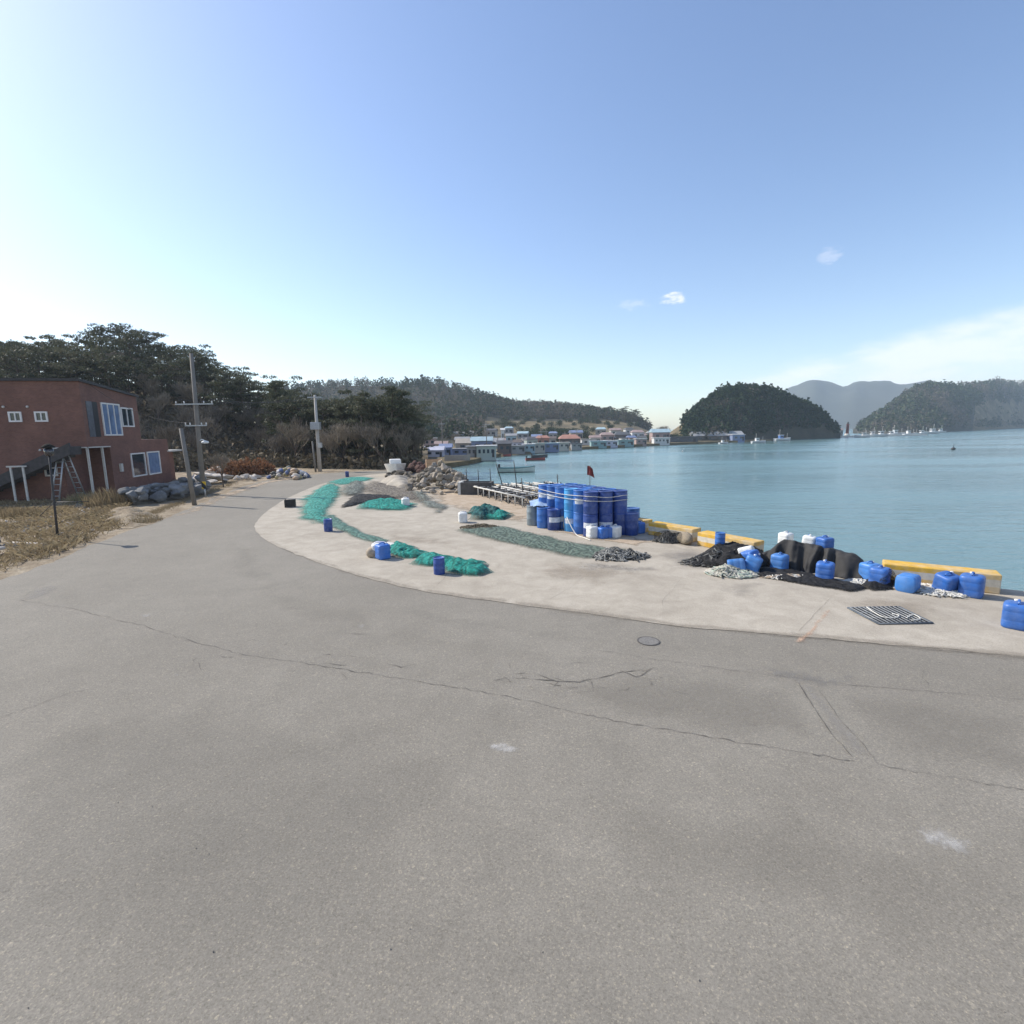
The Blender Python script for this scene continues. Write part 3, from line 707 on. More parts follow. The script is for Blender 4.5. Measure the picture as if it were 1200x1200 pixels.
def s_head():
    px = R.uniform(1006, 1330); f0 = lerp(FH, px); d = f0 + R.uniform(2, 215)
    p = AT(px, 500, d); z = head_z(px, d)
    if z < -1.4: return None
    v = Vector((p.x, p.y, z + 3)) - EYE; y = 600 - F * v.dot(up) / v.dot(fw)
    if 1135 < px < 1240 and 470 + abs(px - 1185) * .07 < y < 495 and R.random() < .93: return None
    if y > 497 and 1080 < px < 1180 and R.random() < .7: return None
    return Vector((p.x, p.y, z - .2))
forest('forest', 'grey brown wood on the long headland at the far right of the bay', 4200, s_head, 4.6, 9, 22, lambda p: .0, .012)
# single trees and shrubs in the village
BUSH = Kind([tree_proto('shrub', bush(1.6, 1.2, 420, .2), M_shrub, M_bark, 'shrub') for _ in range(2)])
def vp(px, d): p = AT(px, 500, d); return Vector((p.x, p.y, max(LOW_Z, vill_z(px, d)) - .05))
for i in range(34):
    px = 610 + 80 * (i + R.random()) / 34; d = R.uniform(205, 232)
    BUSH.place(vp(px, d), 'dark evergreen shrub in the thick hedge below the tan fields', 'hedge of dark shrubs below the fields', R.uniform(1.9, 2.9))
for px, d, s in [(575, 250, 2.2), (590, 262, 2), (604, 270, 2.4), (582, 285, 2.5), (612, 300, 2.2), (632, 310, 1.8), (680, 290, 2.6), (690, 300, 3), (684, 312, 2.8), (697, 296, 2.4), (722, 230, 2.2), (760, 205, 2.4), (755, 215, 2), (715, 260, 1.6), (786, 195, 2.8), (794, 192, 2.4), (801, 190, 2.2), (790, 200, 2.6), (545, 150, 1.6), (548, 160, 1.8), (560, 190, 2)]:
    BUSH.place(vp(px, d), 'dark round shrub among the tan fields and roofs of the village', 'shrubs scattered through the village', s)
for px, s in [(712, 1.0), (722, .85), (731, .95), (737, .9), (742, 1.1), (748, 1.1), (753, .8), (733, 1.2), (745, 1.2)]:
    PINES.place(vp(px, 330 + R.uniform(-8, 8)), 'small dark pine on the low end of the ridge above the village', 'pines at the end of the village ridge', s * 1.25)
for px, d, s in [(775, 240, 1.2), (780, 244, 1.3), (570, 175, .9), (532, 150, .9), (503, 150, .8)]:
    BARES.place(vp(px, d), 'bare pale tree near the village roofs', 'bare trees in the village', s)
BARES.place(G(262, 571), 'small bare tree leaning beside the road past the brick house', None, (.42, .42, .42))
RUSH = Kind([tree_proto('dry_bush', bush(1.0, .9, 700, .16), M_rust, M_bark, 'bush') for _ in range(2)])
for px, py, s in [(268, 560, 1.5), (285, 558, 1.7), (300, 556, 1.5), (312, 556, 1.1), (253, 562, 1.0)]:
    RUSH.place(G(px, py), 'reddish brown dry bush at the foot of the wood by the road', 'dry bushes at the foot of the wood', s)

# ------------------------------------------------------------------ brick house
HA = G(111, 583); HA.z = 0
ex = Vector((-.212, .977, 0)).normalized(); ey = Vector((-ex.y, ex.x, 0))       # ex: along the side face, ey: along the front, to the left
hrz = math.atan2(ex.y, ex.x)
house = thing('brick_house', 'two storey red brick house with a flat roof and an outside stair', 'house', HA, hrz)
f2, ht, ht2, wd, Lx, Ly = 2.88, 5.82, 5.42, 12.0, 5.7, 9.3
w = MB()
w.box((2.05 + (Ly - 2.05) / 2, wd / 2, (f2 - .3) / 2), (Ly - 2.05, wd, f2 - .3))     # ground floor behind the corner recess
w.box((1.025, 1.15 + (wd - 1.15) / 2, (f2 - .3) / 2), (2.05, wd - 1.15, f2 - .3))
w.box((Ly / 2, wd / 2, f2 - .15), (Ly, wd, .3))
zz0 = f2
w.add([(0, 0, zz0), (Lx, 0, zz0), (Lx, wd, zz0), (0, wd, zz0), (0, 0, ht), (Lx, 0, ht2), (Lx, wd, ht2), (0, wd, ht)], [(3, 2, 1, 0), (4, 5, 6, 7), (0, 1, 5, 4), (1, 2, 6, 5), (2, 3, 7, 6), (3, 0, 4, 7)])
w.box((Ly + .85, 2.2, 1.0), (1.7, 3.6, 2.0))
w.build('wall', M_brick, house)
r_ = MB(); o_ = .1
r_.add([(-o_, -o_, ht), (Lx + o_, -o_, ht2), (Lx + o_, wd + o_, ht2), (-o_, wd + o_, ht), (-o_, -o_, ht + .13), (Lx + o_, -o_, ht2 + .13), (Lx + o_, wd + o_, ht2 + .13), (-o_, wd + o_, ht + .13)], [(3, 2, 1, 0), (4, 5, 6, 7), (0, 1, 5, 4), (1, 2, 6, 5), (2, 3, 7, 6), (3, 0, 4, 7)])
r_.build('roof', M_dark, house)
r_ = MB(); r_.box((Ly + .9, 2.0, 2.07), (2.2, 4.2, .1)); r_.build('canopy', M_offw, house)
def hwin(x, y, z, wx, hz, face, split=1, gl=M_glass, name='window', frm=None):
    """face 's' = right side (plane y=0), 'f' = front (plane x=0)"""
    fr = MB(); pa = MB(); t = .075
    def put(mb, a, b, c, d, off, th):
        if face == 's': mb.box((x + a, -off, z + b), (c, th, d))
        else: mb.box((-off, y + a, z + b), (th, c, d))
    put(fr, 0, hz / 2 - t / 2, wx, t, .02, .08); put(fr, 0, -hz / 2 + t / 2, wx, t, .02, .08)
    for s in (-1, 1): put(fr, s * (wx / 2 - t / 2), 0, t, hz - 2 * t, .02, .08)
    for k in range(split): put(fr, -wx / 2 + wx * (k + 1) / (split + 1), 0, t * .7, hz - 2 * t, .018, .07)
    put(pa, 0, 0, wx - t, hz - t, .004, .02)
    f = fr.build(name, frm or M_white, house); pa.build('pane', gl, f); return f
hwin(2.6, 0, f2 + 1.13, 1.85, 1.75, 's', 2, M_glassblue); hwin(4.3, 0, f2 + 1.3, 1.35, 1.1, 's', 1)
hwin(4.95, 0, 1.4, 1.7, 1.4, 's', 0); hwin(6.95, 0, 1.4, 1.7, 1.45, 's', 0, M_glassblue)
dr = MB(); dr.box((.6, -.012, f2 + 1.1), (.5, .03, 1.8)); dr.build('door', simple('door_glass', (.11, .12, .14), .3), house)
dr = MB(); dr.box((1.1, -.01, f2 + 1.1), (.5, .02, 1.8)); dr.build('door_panel', M_black, house)
hwin(0, 1.78, f2 + 1.22, .55, .5, 'f', 1); hwin(0, 2.87, f2 + 1.22, .55, .5, 'f', 1); hwin(0, 1.72, 1.38, .55, .45, 'f', 1)
for yy, zz in ((2.3, f2 + 1.7), (3.3, f2 + 1.7), (2.05, f2 - .42)):
    v = MB(); v.lathe([(.06, 0), (.06, .05), (.03, .08)], 10); o = v.build('vent_cap', M_offw, house); o.location = (0, yy, zz); o.rotation_euler = (0, -math.pi / 2, 0)
sg = MB(); sg.box((2.85, -.06, 1.35), (.22, .1, .45)); sg.build('meter_box', M_offw, house)
bm_ = MB(); bm_.box((1.0, -.02, f2 - .33), (2.1, .06, .06)); bm_.box((-.02, .9, f2 - .33), (.06, 1.9, .06)); bm_.build('beam', M_offw, house)
for xx, yy in ((.06, .06), (1.4, .06)):
    p_ = MB(); p_.box((xx, yy, (f2 - .36) / 2), (.09, .09, f2 - .36)); p_.build('post', M_offw, house)
stp = MB()
for i in range(20):
    y0 = .25 + i * .3; zt = 2.62 - i * .145; stp.box((-.56, y0 + .15, zt - .2), (1.0, .3, .4))
stp.add([(-1.12, .2, 2.25), (-1.12, 6.25, -.6), (-1.12, 6.25, -.1), (-1.12, .2, 2.8), (-1.0, .2, 2.25), (-1.0, 6.25, -.6), (-1.0, 6.25, -.1), (-1.0, .2, 2.8)], [(0, 1, 2, 3), (7, 6, 5, 4), (3, 2, 6, 7), (0, 3, 7, 4), (1, 5, 6, 2), (4, 5, 1, 0)])
stp.build('stair', simple('stair_concrete', (.075, .07, .068), .85), house)
df = MB()
for yy in (2.12, 2.62): df.box((-1.3, yy, .85), (.07, .07, 1.7))
df.box((-1.3, 2.37, 1.74), (.08, .8, .07))
df.build('door_frame', M_offw, house)
def hp(x, y, z=0): return HA + ex * x + ey * y + Vector((0, 0, z))
ld = thing('step_ladder', 'grey aluminium step ladder leaning open under the brick house', 'ladder', hp(-.7, .75), hrz + 1.3)
for s, nm in ((1, 'climbing_side'), (-1, 'support_side')):
    l = MB()
    for q in (-.22, .22): l.tube((q * .9, .75 * s, 0), (q * .7, .06 * s, 2.5), .035, n=5)
    for k in range(1, 9): l.tube((-.2, .75 * s * (1 - k / 9.5), .27 * k), (.2, .75 * s * (1 - k / 9.5), .27 * k), .022, n=5)
    l.build(nm, M_steel, ld)

# ------------------------------------------------------------------ posts and poles on the left
def pole(name, base, top, r0, r1, label, cat, mat=M_pole):
    b = Vector((base.x, base.y, 0)); o = thing(name, label, cat, b)
    MB().tube((0, 0, 0), top - b, r0, r1, 10).build('shaft', mat, o); return o
b = G(239, 580); t = AT(224, 414, b.y)
o = pole('utility_pole', b, t, .13, .085, 'tall grey concrete power pole with crossarms by the boulders', 'power pole')
tl = t - Vector((b.x, b.y, 0))
for k, wd_ in ((.62, 1.25), (.86, 1.75), ):
    pass
def arm(frac, half, z_, par, nm='crossarm'):
    a = tl * frac; m = MB(); m.box((a.x, a.y - .14, a.z), (half * 2, .06, .06))
    aa = m.build(nm, M_steel, par)
    for s in (-1, -.55, .55, 1):
        i = MB(); i.lathe([(.02, 0), (.035, .03), (.025, .06), (.035, .08), (.012, .11)], 8, (a.x + half * .95 * s, a.y - .14, a.z + .04)); i.build('insulator', M_white, aa)
arm(.65, .95, 0, o); arm(.5, .55, 0, o)
l = MB(); a = tl * .39; l.path([(a.x, a.y, a.z), (a.x + .25, a.y - .15, a.z + .08), (a.x + .42, a.y - .2, a.z + .02)], .03, 5); l.lathe([(.05, .02), (.16, -.02), (.18, -.1), (.05, -.13)], 10, (a.x + .42, a.y - .2, a.z)); l.build('lamp', M_white, o)
pole_base = b; b2 = G(228, 592); t2 = AT(212, 502, b2.y)
o2 = pole('leaning_pole', b2, t2, .10, .08, 'short leaning concrete pole at the corner of the boulder wall', 'pole')
b3 = G(375, 552.5); t3 = AT(369, 463, b3.y)
o3 = pole('utility_pole', b3, t3, .16, .1, 'pale power pole carrying a transformer box, beside the far bend of the road', 'power pole', simple('pale_concrete', (.42, .40, .37), .85, .15))
d3 = t3 - Vector((b3.x, b3.y, 0))
a = d3 * .6; m = MB(); m.box((a.x, a.y - .3, a.z), (.75, .45, .6)); m.build('transformer_box', M_steel, o3, bevel=.04)
a = d3 * .35; m = MB(); m.box((a.x + .22, a.y - .2, a.z), (.28, .25, .4)); m.build('switch_box', M_offw, o3)
m = MB(); m.box((d3.x, d3.y - .15, d3.z * .97), (1.1, .09, .09)); m.build('crossarm', M_steel, o3)
b4 = G(370, 553); t4 = AT(366, 517, b4.y)
pole('thin_pole', b4, t4, .08, .06, 'thin pale support pole beside the transformer pole', 'pole')
# hazard marker post
mk = thing('marker_post', 'small yellow and black hazard marker beside the power pole', 'marker', G(241, 583))
MB().tube((0, 0, 0), (0, 0, .5), .035, n=8).build('post', M_steel, mk)
m, nt, bb = new_mat('hazard_stripes'); tc = nt.nodes.new('ShaderNodeTexCoord')
wv = nd(nt, 'ShaderNodeTexWave', Scale=1.2, bands_direction='DIAGONAL'); nt.links.new(tc.outputs['Object'], wv.inputs[0])
nt.links.new(ramp(nt, wv.outputs['Fac'], [(.49, (.02, .02, .02)), (.51, (.65, .42, .02))]), bb.inputs['Base Color'])
MB().box((0, -.04, .62), (.2, .03, .36)).build('striped_panel', m, mk)
def wire(a, b, sag, label):
    m = MB(); m.path([a.lerp(b, k / 14) + Vector((0, 0, -sag * 4 * (k / 14) * (1 - k / 14))) for k in range(15)], .011, 4, 0, False)
    tag(m.build('power_line', M_dark), label, 'power line')
pa_, pb_ = Vector((pole_base.x, pole_base.y, 0)), Vector((b3.x, b3.y, 0))
for k, (dx, l) in enumerate(((-.8, 'left power line strung from the tall pole to the transformer pole'), (.8, 'right power line strung from the tall pole to the transformer pole'))):
    a = pa_ + tl * .67 + Vector((dx, -.14, .1)); c = pb_ + d3 * .98 + Vector((dx * .55, -.15, .08)); wire(a, c, .35, l)
wire(pa_ + tl * .52 + Vector((-.4, -.14, 0)), hp(1.0, .1, ht), .5, 'sagging service line from the tall pole to the brick house')
# garden lamp
lb = G(68, 632); lt = AT(57, 527, lb.y); dl = lt - Vector((lb.x, lb.y, 0))
lp = thing('garden_lamp', 'thin dark lamp post with a round hat, leaning in the dry grass', 'lamp post', (lb.x, lb.y, 0))
MB().path([(0, 0, 0), dl * .35, dl], [.035, .03, .026], 8).build('post', M_dark, lp)
MB().lathe([(.07, -.18), (.11, -.14), (.12, .02), (.06, .05)], 14, dl).build('lantern', glass('lamp_glass', (.03, .03, .035)), lp)
MB().lathe([(.03, .0), (.17, .02), (.16, .05), (.08, .11), (.03, .14)], 16, dl + Vector((0, 0, .04))).build('hat', simple('lamp_hat', (.025, .024, .022), .95, spec=.1), lp)
m = MB(); m.path([dl * .08 + Vector((-.5, .05, .5)), dl * .42, dl * .42 + Vector((1.0, .05, 0))], .012, 4); m.build('bracket', M_dark, lp)

# ------------------------------------------------------------------ stones and heaps
def rock_mesh(name, mat, seed, rough=.35, sub=2, facet=False):
    bm = bmesh.new(); bmesh.ops.create_icosphere(bm, subdivisions=sub, radius=.5)
    for v in bm.verts:
        n = noise.noise(v.co * 1.6 + Vector((seed, 0, 0))) * rough + noise.noise(v.co * 4 + Vector((0, seed, 0))) * rough * .35
        v.co *= 1 + n * (.45 if facet else 1)
    if facet:
        rr = random.Random(int(seed * 10))
        for k in range(9):
            pn = Vector((rr.gauss(0, 1), rr.gauss(0, 1), rr.gauss(0, 1))).normalized(); of = rr.uniform(.3, .42)
            for v in bm.verts:
                e_ = v.co.dot(pn) - of
                if e_ > 0: v.co -= pn * e_
    for v in bm.verts: v.co.x *= 1.15
    me = bpy.data.meshes.new(name); bm.to_mesh(me); bm.free(); me.materials.append(mat)
    return me
def rocks(name, mats, label, cat, group, items, seeds=4, rough=.35, smooth_=False):
    mats = mats if isinstance(mats, list) else [mats]
    ms = [rock_mesh(name, mats[k % len(mats)], k * 3.7 + len(items), rough, 3, not smooth_) for k in range(max(seeds, len(mats)))]
    if smooth_:
        for me in ms: me.polygons.foreach_set('use_smooth', [True] * len(me.polygons))
    for p, s in items:
        o = bpy.data.objects.new(name, R.choice(ms)); C.objects.link(o)
        o.location = p; o.scale = s if isinstance(s, tuple) else (s, s * R.uniform(.7, 1), s * R.uniform(.6, .9))
        o.rotation_euler = (R.uniform(-.4, .4), R.uniform(-.4, .4), R.uniform(0, 6.28)); tag(o, label, cat, group)
def heap(outline, n, smin, smax, top, seedpos=None):
    P = [G(*q) for q in outline]; out = []; xs = [p.x for p in P]; ys = [p.y for p in P]
    while len(out) < n:
        x, y = R.uniform(min(xs), max(xs)), R.uniform(min(ys), max(ys))
        if not inside((x, y), P): continue
        e = min(1, edist((x, y), P) / (.35 * min(max(xs) - min(xs), max(ys) - min(ys))))
        s = R.uniform(smin, smax); z = top * e * (.25 + .75 * R.random()) + s * .28
        out.append((Vector((x, y, z)), s))
    return out
rocks('boulder', M_grey, 'grey boulder in the rough wall in front of the brick house', 'boulder', 'boulders of the wall beside the brick house',
      [(G(150 + 92 * t + R.uniform(-3, 3), 594 - 14 * t + R.uniform(-5, 1), 0) + Vector((0, 0, .2 + .55 * R.random())), R.uniform(.38, .75)) for t in [i / 60 for i in range(61)]], 6, .6)
rocks('slab', M_slab, 'pale broken concrete slab heaped behind the power pole', 'slab', 'broken slabs heaped behind the power pole',
      [(q, (s * 1.4, s, s * .35)) for q, s in heap([(222, 571), (235, 562), (262, 560), (268, 566), (245, 573)], 26, .5, 1.0, .9)], 4, .2)
rocks('stone', M_slab, 'pale stone in the low rubble beside the bushes', 'stone', 'rubble stones beside the bushes', heap([(262, 565), (285, 560), (304, 560), (300, 564)], 22, .2, .5, .25), 3)
junk = [simple('junk_%d' % i, c, .8, .3, 5) for i, c in enumerate([(.5, .46, .4), (.09, .09, .08), (.42, .3, .2), (.36, .31, .16), (.2, .22, .2), (.62, .6, .58), (.12, .16, .3)])]
rocks('rubbish_sack', junk, 'sack or bundle in the mixed rubbish heap by the far roadside', 'sack', 'rubbish heap by the far roadside', heap([(310, 562.5), (325, 556), (350, 555), (364, 560), (345, 563)], 95, .22, .5, .75), 7, .3, True)
rocks('boulder', [M_rock, M_bag, M_rock], 'rounded grey brown stone in the big heap at the quay edge', 'boulder', 'heap of stones at the quay edge', heap([(476, 577), (480, 566), (498, 556), (528, 554), (553, 566), (549, 577), (520, 580), (498, 580)], 270, .26, .52, 1.0), 6)
rocks('boulder', [M_rock, M_bag], 'grey stone at the far end of the long stone heap', 'boulder', 'stones at the far end of the heap', heap([(450, 560), (458, 556), (480, 555), (484, 561), (466, 562)], 40, .22, .42, .4), 4)
rocks('net_bundle', simple('rust_bundle', (.10, .055, .045), .95, .4, 5, .4, rand=.3), 'dark reddish brown net bundle behind the stone heap', 'bundle', 'row of reddish bundles behind the stones', heap([(472, 556), (478, 552.5), (512, 552.5), (512, 557)], 70, .3, .6, .75), 4, .3, True)
# verge litter: small stones
rocks('stone', [M_slab, M_grey], 'small stone lying in the dry grass verge', 'stone', 'stones in the dry grass verge',
      [(q_ + Vector((0, 0, .03)), R.uniform(.05, .2)) for q_ in [G(R.uniform(-10, 130), R.uniform(594, 655)) for _ in range(230)] if inside(q_, [G(*c) for c in [(-60, 680), (0, 664), (55, 648), (100, 628), (130, 612), (120, 592), (-60, 592)]]) and edist(q_, RL) > .5], 4)
sandm = sheet([(446, 565), (460, 560), (480, 562), (484, 570), (468, 573), (448, 570)], .2, lambda x, y, f: .5 * f ** .7, M_conc, 'sand_heap', .02, 1.3)
tag(sandm, 'smooth pale sand heap in front of the stones', 'sand heap')
crt = thing('wooden_crate', 'pale orange wooden crate behind the stone heap', 'crate', G(509, 556.5), .2)
m = MB()
for k in range(4):
    z = .15 + k * .28
    m.box((0, -.55, z), (1.1, .04, .22)); m.box((0, .55, z), (1.1, .04, .22)); m.box((-.55, 0, z), (.04, 1.06, .22)); m.box((.55, 0, z), (.04, 1.06, .22))
m.build('slats', simple('crate_wood', (.5, .33, .2), .8, .2), crt)
m = MB()
for sx in (-1, 1):
    for sy in (-1, 1): m.box((sx * .5, sy * .5, .55), (.07, .07, 1.1))
m.build('corner_posts', simple('crate_wood', (.5, .33, .2)), crt)
# dry grass and planks on the verge
gr = MB()
VERGE = [G(*q) for q in [(-90, 690), (0, 672), (55, 655), (100, 637), (148, 617), (172, 606), (150, 596), (140, 585), (60, 584), (-60, 586), (-140, 600)]]
xs = [p.x for p in VERGE]; ys = [p.y for p in VERGE]; n = 0
while n < 21000:
    x, y = R.uniform(min(xs), max(xs)), R.uniform(min(ys), max(ys))
    if not inside((x, y), VERGE): continue
    n += 1
    dn = noise.noise(Vector((x * .45, y * .45, 2)))
    if dn < -.12 and R.random() < .8: continue
    h = R.uniform(.05, .16) * (1 + 1.4 * max(0, dn)); a = R.uniform(0, 6.28); l = h * R.uniform(.3, 1.6); w_ = .006 + .008 * R.random()
    gr.add([(x - w_, y, 0), (x + w_, y, 0), (x + math.cos(a) * l * .5 + w_ * .5, y + math.sin(a) * l * .5, h * .8), (x + math.cos(a) * l, y + math.sin(a) * l, h)], [(0, 1, 2, 3)])
for i in range(2600):
    t = R.random(); p = G(165 + 110 * t + R.gauss(0, 2), 607 - 42 * t + R.gauss(0, 1.5)); h = R.uniform(.03, .14); a = R.uniform(0, 6.28)
    gr.add([(p.x - .01, p.y, 0), (p.x + .01, p.y, 0), (p.x + math.cos(a) * h, p.y + math.sin(a) * h, h)], [(0, 1, 2)])
tag(gr.build('dry_grass', M_dry), 'tan dry grass and weeds of the roadside verge', 'grass', kind='stuff')
def tall_grass(px, py, hh, nn, label, sp):
    b = G(px, py); m = MB()
    for i in range(nn):
        a = R.uniform(0, 6.28); q = R.random() ** .5 * sp; x, y = q * math.cos(a), q * math.sin(a); h = hh * R.uniform(.4, 1) * (1.1 - .5 * q / sp)
        dx, dy = R.gauss(0, .18) * h, R.gauss(0, .18) * h
        m.add([(x - .01, y, 0), (x + .01, y, 0), (x + dx * .5 + .008, y + dy * .5, h * .6), (x + dx, y + dy, h)], [(0, 1, 2, 3)])
    tag(m.build('grass_tuft', M_dry, loc=(b.x, b.y, 0)), label, 'grass tuft')
tall_grass(128, 593, 1.0, 900, 'tall tan grass tuft at the corner of the brick house', .85)
tall_grass(104, 588, .7, 500, 'low tan grass tuft in front of the house posts', .9)
tall_grass(24, 606, .55, 500, 'orange tan grass tuft left of the leaning lamp', .6)
tall_grass(160, 612, .35, 500, 'short grass tuft on the dirt heap beside the road', .8)
dh = sheet([(118, 612), (128, 598), (150, 596), (178, 608), (160, 618), (135, 620)], .15, lambda x, y, f: .42 * f ** .8 * (1 + .4 * fbm(x, y, 1, 2)), M_dirt, 'dirt_heap', .01, 1.1)
tag(dh, 'low brown dirt heap between the verge and the boulders', 'dirt heap')
tall_grass(118, 606, .5, 300, 'dark weedy tuft on the side of the dirt heap', .5)
for (p, q, lab) in [((24, 628), (70, 637), 'long grey plank lying behind the pale one in the grass'), ((12, 638), (68, 640), 'pale weathered plank lying at the foot of the lamp'), ((-8, 655), (10, 648), 'short pink grey board at the edge of the grass')]:
    a, b = G(*p), G(*q); d = b - a; m = MB(); m.box((0, 0, .05), (d.length, .13, .045))
    o = m.build('plank', M_wood if 'grey' in lab else M_slab, loc=((a + b) / 2), rz=math.atan2(d.y, d.x)); tag(o, lab, 'plank')

# ------------------------------------------------------------------ drums
def drum_proto(mat, lab=False, name='plastic_drum', r=.215, h=.645):
    o = thing(name, '', 'drum')
    MB().lathe([(r * .93, 0), (r * .97, .02), (r * .98, .2), (r * 1.0, .212), (r * 1.0, .232), (r * .98, .244), (r * .98, .41), (r, .422), (r, .442), (r * .98, .454), (r * .965, h - .06), (r * .93, h - .03), (r * .93, h - .025)], 24).build('body', mat, o)
    MB().lathe([(r * .975, h - .05), (r * .985, h - .035), (r * .985, h - .006), (r * .95, h), (r * .88, h - .002), (r * .86, h - .018)], 24).build('lid', mat, o)
    if lab:
        vs = []; fs = []
        for k in range(13):
            a = -2.75 + 2.3 * k / 12
            for z in (.25, .405): vs.append((math.cos(a) * r * .99, math.sin(a) * r * .99, z))
        fs = [(2 * k, 2 * k + 2, 2 * k + 3, 2 * k + 1) for k in range(12)]
        m = MB(); m.add(vs, fs, 0, True); m.build('paper_label', M_label, o)
    return o
DR = {'navy': Kind([drum_proto(M_navy)]), 'blue': Kind([drum_proto(M_drumblue)]), 'sky': Kind([drum_proto(M_drumsky)]), 'grey': Kind([drum_proto(M_drumgrey)]), 'navyl': Kind([drum_proto(M_navy, True)]), 'bluel': Kind([drum_proto(M_drumblue, True)]), 'skyl': Kind([drum_proto(M_drumsky, True)])}
GS = 'drums of the roped two tier stack'
o0 = G(692, 628.5); av = Vector((.435, .085, 0)); bv = Vector((-.235, .405, 0))
cols0 = [('navyl', 'blue', 'skyl', 'bluel', 'navy', 'blue'), ('navyl', 'navy', 'blue', 'navy', 'blue', 'navy'), ('navy', 'blue', 'navy', 'blue', 'navy', 'blue')]
cols1 = [('navy', 'bluel', 'sky', 'blue', 'bluel', 'bluel'), ('navy', 'blue', 'blue', 'navy', 'blue', 'blue'), ('navy', 'blue', 'navy', 'blue', 'blue', 'blue')]
lab_front = {(0, 0, 0): 'navy drum with a pale label at the front corner of the stack, lower tier', (0, 0, 1): 'dark navy drum at the front corner of the stack, upper tier',
             (1, 0, 0): 'lower navy drum with a label behind the white can', (1, 0, 1): 'upper navy drum, middle of the shaded side of the stack', (2, 0, 0): 'lower navy drum at the shaded right corner of the stack', (2, 0, 1): 'upper navy drum at the shaded right corner of the stack',
             (0, 1, 0): 'lower blue drum just left of the front corner of the stack', (0, 1, 1): 'upper blue drum with a label left of the front corner', (0, 2, 0): 'sky blue drum with a white label, lower tier', (0, 2, 1): 'bright sky blue drum, upper tier of the stack',
             (0, 3, 0): 'labelled blue drum behind the rope, lower tier', (0, 3, 1): 'upper blue drum left of the sky blue one', (0, 4, 0): 'lower navy drum half hidden by the single drums', (0, 4, 1): 'labelled upper blue drum where the rope is knotted',
             (0, 5, 0): 'lower blue drum at the far left end of the stack', (0, 5, 1): 'labelled upper blue drum at the far left end of the stack'}
hull = []
for tier in (0, 1):
    for i in range(3):
        for j in range(6):
            p = o0 + av * i + bv * j + Vector((R.uniform(-.01, .01), R.uniform(-.01, .01), .014 + tier * .645))
            c = (cols0 if tier == 0 else cols1)[i][j]
            DR[c].place(p, lab_front.get((i, j, tier), 'blue drum in the back rows of the roped stack, %s tier' % ('lower', 'upper')[tier]), GS, 1.0, R.uniform(-.15, .15))
GL = 'single drums beside the stack'
for px, py, c, l in [(625, 615.5, 'grey', 'grey steel coloured drum at the left end of the drums'), (637, 618.5, 'blue', 'blue drum between the grey drum and the labelled navy one'), (649.5, 621, 'navyl', 'single navy drum with a wide pale label'), (659, 619.5, 'navy', 'navy drum in the shade between the single drums and the stack'),
                     (633, 610, 'blue', 'blue drum behind the grey drum'), (645, 612, 'navy', 'navy drum in the second row behind the labelled one'), (739, 627, 'navy', 'single navy drum on the shaded right side of the stack'), (741, 620, 'blue', 'blue drum behind the single navy one at the right')]:
    p = G(px, py); DR[c].place(Vector((p.x, p.y, .014)), l, GL, (1.0, 1.0, 1.0), R.uniform(-.2, .3))
# small upright drum shaped cans
DR['navy'].place(G(515, 673) + Vector((0, 0, .014)), 'small navy drum standing in front of the near teal net', None, (.58, .58, .56))
DR['navy'].place(G(385, 623) + Vector((0, 0, .014)), 'small navy drum at the edge of the long spread net', None, (.62, .62, .6))
DR['blue'].place(G(843, 650) + Vector((0, 0, .22)), 'small blue drum sunk in the top of the black net heap', None, (.55, .55, .5))
DR['navy'].place(G(407, 559) + Vector((0, 0, .014)), 'tiny navy drum on the apron near the far bend', None, (.6, .6, .6))
# ropes round the stack
def ring(z, sag):
    P = [o0 + av * i + bv * j for i, j in ((0, 0), (2, 0), (2, 5), (0, 5))]; c = sum(P, Vector()) / 4; out = []
    rr = .226
    for k, p in enumerate(P):
        a, b = P[k - 1], P[(k + 1) % 4]; n1 = (p - a).normalized(); n2 = (b - p).normalized()
        v1 = Vector((n1.y, -n1.x, 0)); v2 = Vector((n2.y, -n2.x, 0))
        for t in (0, .25, .5, .75, 1): q = v1.lerp(v2, t).normalized(); out.append(p + q * rr + Vector((0, 0, z)))
    m = MB(); full = out + [out[0]]; res = []
    for a, b in zip(full, full[1:]):
        for t in range(6): q = a.lerp(b, t / 6); q.z -= sag * math.sin(math.pi * t / 6) * min(1, (b - a).length); res.append(q)
    res.append(full[-1]); return res
for z, sg_, l in ((1.18, .05, 'white rope tied round the top of the drum stack'), (1.05, .03, 'white rope tied round the drum stack just below the top one')):
    m = MB(); m.path(ring(z, sg_), .009, 5); tag(m.build('rope', M_rope), l, 'rope')
yk = (o0 + bv * 4).y - .26
m = MB(); m.path(smooth([tuple(AT(657, 583, yk)), tuple(AT(660, 592, yk - .15)), tuple(AT(663, 602, yk - .55)), tuple(AT(667, 612, yk - .9)), tuple(G(675, 626, .04)), tuple(G(684, 630, .035)), tuple(G(692, 633, .035))], 6), .014, 6)
tag(m.build('rope', M_rope), 'loose white rope hanging from the stack down to the ground', 'rope')
# sacks laid over the drums behind the single row
m = MB(); p = G(640, 612)
tarp_ = sheet([(618, 612), (640, 606), (660, 610), (655, 616), (632, 618)], .08, lambda x, y, f: .66 + .08 * f + .05 * fbm(x, y, 3, 4), simple('pale_blue_sheet', (.3, .42, .6), .6, .4, 8), 'plastic_sheet', .02, .3)
tag(tarp_, 'pale blue plastic sheet laid over the low drums', 'sheet')
